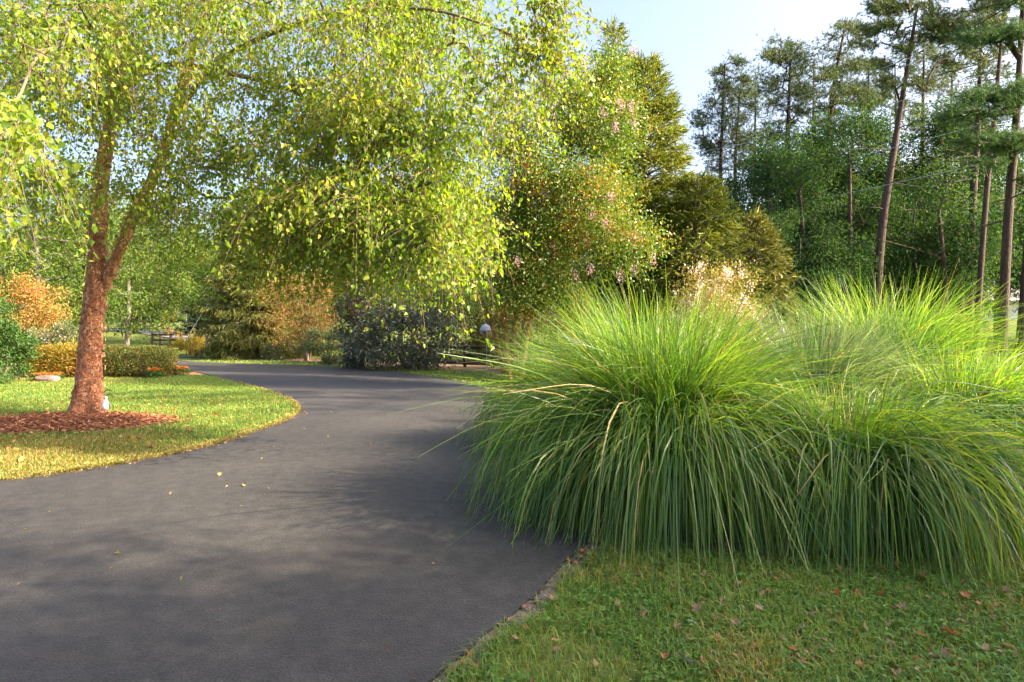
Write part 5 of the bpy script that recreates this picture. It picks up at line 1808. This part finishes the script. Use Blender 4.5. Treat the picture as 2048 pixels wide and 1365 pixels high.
def zone(px, py):
    if py > 1300:
        return 'at the bottom edge of the near lawn, ' + ('towards the drive' if px < 1300 else 'in the middle' if px < 1650 else 'in the corner')
    if py < 1185:
        return 'just under the hanging grass blades, ' + ('near the asphalt' if px < 1400 else 'in the middle' if px < 1750 else 'at the frame edge')
    return 'on the open near lawn, ' + ('near the drive' if px < 1300 else 'around the grey leaves' if px < 1650 else 'at the frame edge')
def litter(poly, n, xr, yr, size, mats, label, edge=None):
    q = np.stack([RNG.uniform(*xr, n), yr[0] + (yr[1] - yr[0]) * RNG.random(n) ** 1.5], -1)
    q = q[inside(poly, q)]
    d = vnoise(q, 1.3, 41) * .6 + vnoise(q, 4.5, 42) * .4
    q = q[RNG.random(len(q)) < np.clip(d * 3 - 1, .05, 1)]
    m_ = len(q)
    g = Geo()
    L_ = RNG.uniform(size[0], size[1], m_)
    pos = np.concatenate([q, RNG.uniform(.015, .05, (m_, 1))], 1)
    half = RNG.random(m_) < .5
    for k, sel in ((0, half), (1, ~half)):
        c = sel.sum()
        leaves(g, pos[sel], norm(np.stack([RNG.normal(0, 1, c), RNG.normal(0, 1, c), RNG.normal(0, .35, c)], -1)), norm(np.array([0, 0, 1]) + rnd(c, .45)), L_[sel], L_[sel] * RNG.uniform(.5, .8, c), 'lobed', k)
    tag(g.build('leaf_litter', mats), label, 'leaf litter', kind='stuff')
litter(near_poly, 2600, (-.5, 7.5), (2.2, 6.5), (.012, .034), [M['dead_leaf'], M['rust_leaf']], 'small crumbled leaf bits among the near lawn grass')
litter(left_poly, 5200, (-10, -1.4), (5.6, 13), (.025, .06), [M['rust_leaf'], M['yellow_leaf']], 'small fallen leaves sprinkled over the sunny left lawn')
litter(drive, 260, (-6, 1), (2.6, 14), (.012, .03), [M['dead_leaf'], M['yellow_leaf']], 'few leaf crumbs scattered over the asphalt drive')
cnt_ = 0
while cnt_ < 170:
    px, py = RNG.uniform(960, 2040), RNG.uniform(1125, 1365)
    x, y = G(px, py)
    if not inside(near_poly, np.array([[x, y]]))[0]:
        continue
    if px < 1300 and RNG.random() < .55:
        continue
    if RNG.random() < .64:
        drop(x, y, RNG.uniform(.035, .066), 'dead_leaf', 'dry tan leaf ' + zone(px, py), 'dry tan leaves ' + zone(px, py), RNG.uniform(.02, .05))
    else:
        drop(x, y, RNG.uniform(.032, .06), 'rust_leaf', 'rust brown leaf ' + zone(px, py), 'rust brown leaves ' + zone(px, py), RNG.uniform(.02, .05))
    cnt_ += 1
for k, (px, py, s, lab) in enumerate([(1378, 1255, .085, 'largest pale grey leaf on the near lawn'), (1520, 1232, .065, 'small pale grey leaf beside a heap of tan leaves'), (1602, 1270, .085, 'pale grey green leaf near the sunlit patch of lawn'), (1376, 1345, .08, 'pale grey leaf at the bottom edge of the lawn')]):
    x, y = G(px, py)
    drop(x, y, s, 'grey_leaf', lab, None, .04, k % 2)
for k in range(34):
    i = RNG.integers(6, len(strip_in) - 4)
    q = strip_in[i] + (strip_out[i] - strip_in[i]) * RNG.uniform(.0, 1.1)
    drop(q[0], q[1], RNG.uniform(.03, .065), 'dead_leaf' if RNG.random() < .7 else 'rust_leaf', 'curled brown leaf on the soil strip edging the drive', 'curled leaves along the drive edge', .022)
for px, py, lab in [(235, 1117, 'yellow green leaf alone on the near asphalt'), (487, 978, 'pale leaf on the sunny asphalt by the bend'), (523, 922, 'small yellow leaf on the asphalt near the verge'), (440, 955, 'tiny yellow leaf on the sunny asphalt'), (1142, 1083, 'yellow leaf on the asphalt below the tall grass'), (50, 1066, 'pale leaf at the left side of the asphalt')]:
    x, y = G(px, py)
    drop(x, y, RNG.uniform(.032, .048), 'yellow_leaf', lab, None, .030)
for k in range(70):
    y = RNG.uniform(6.0, 10.5)
    x = -RNG.uniform(1.5, y * .8)
    if inside(left_poly, np.array([[x, y]]))[0]:
        drop(x, y, RNG.uniform(.05, .085), 'yellow_leaf' if RNG.random() < .5 else 'rust_leaf', 'fallen birch leaf on the sunny lawn by the bend', 'fallen leaves on the sunny lawn', .05)
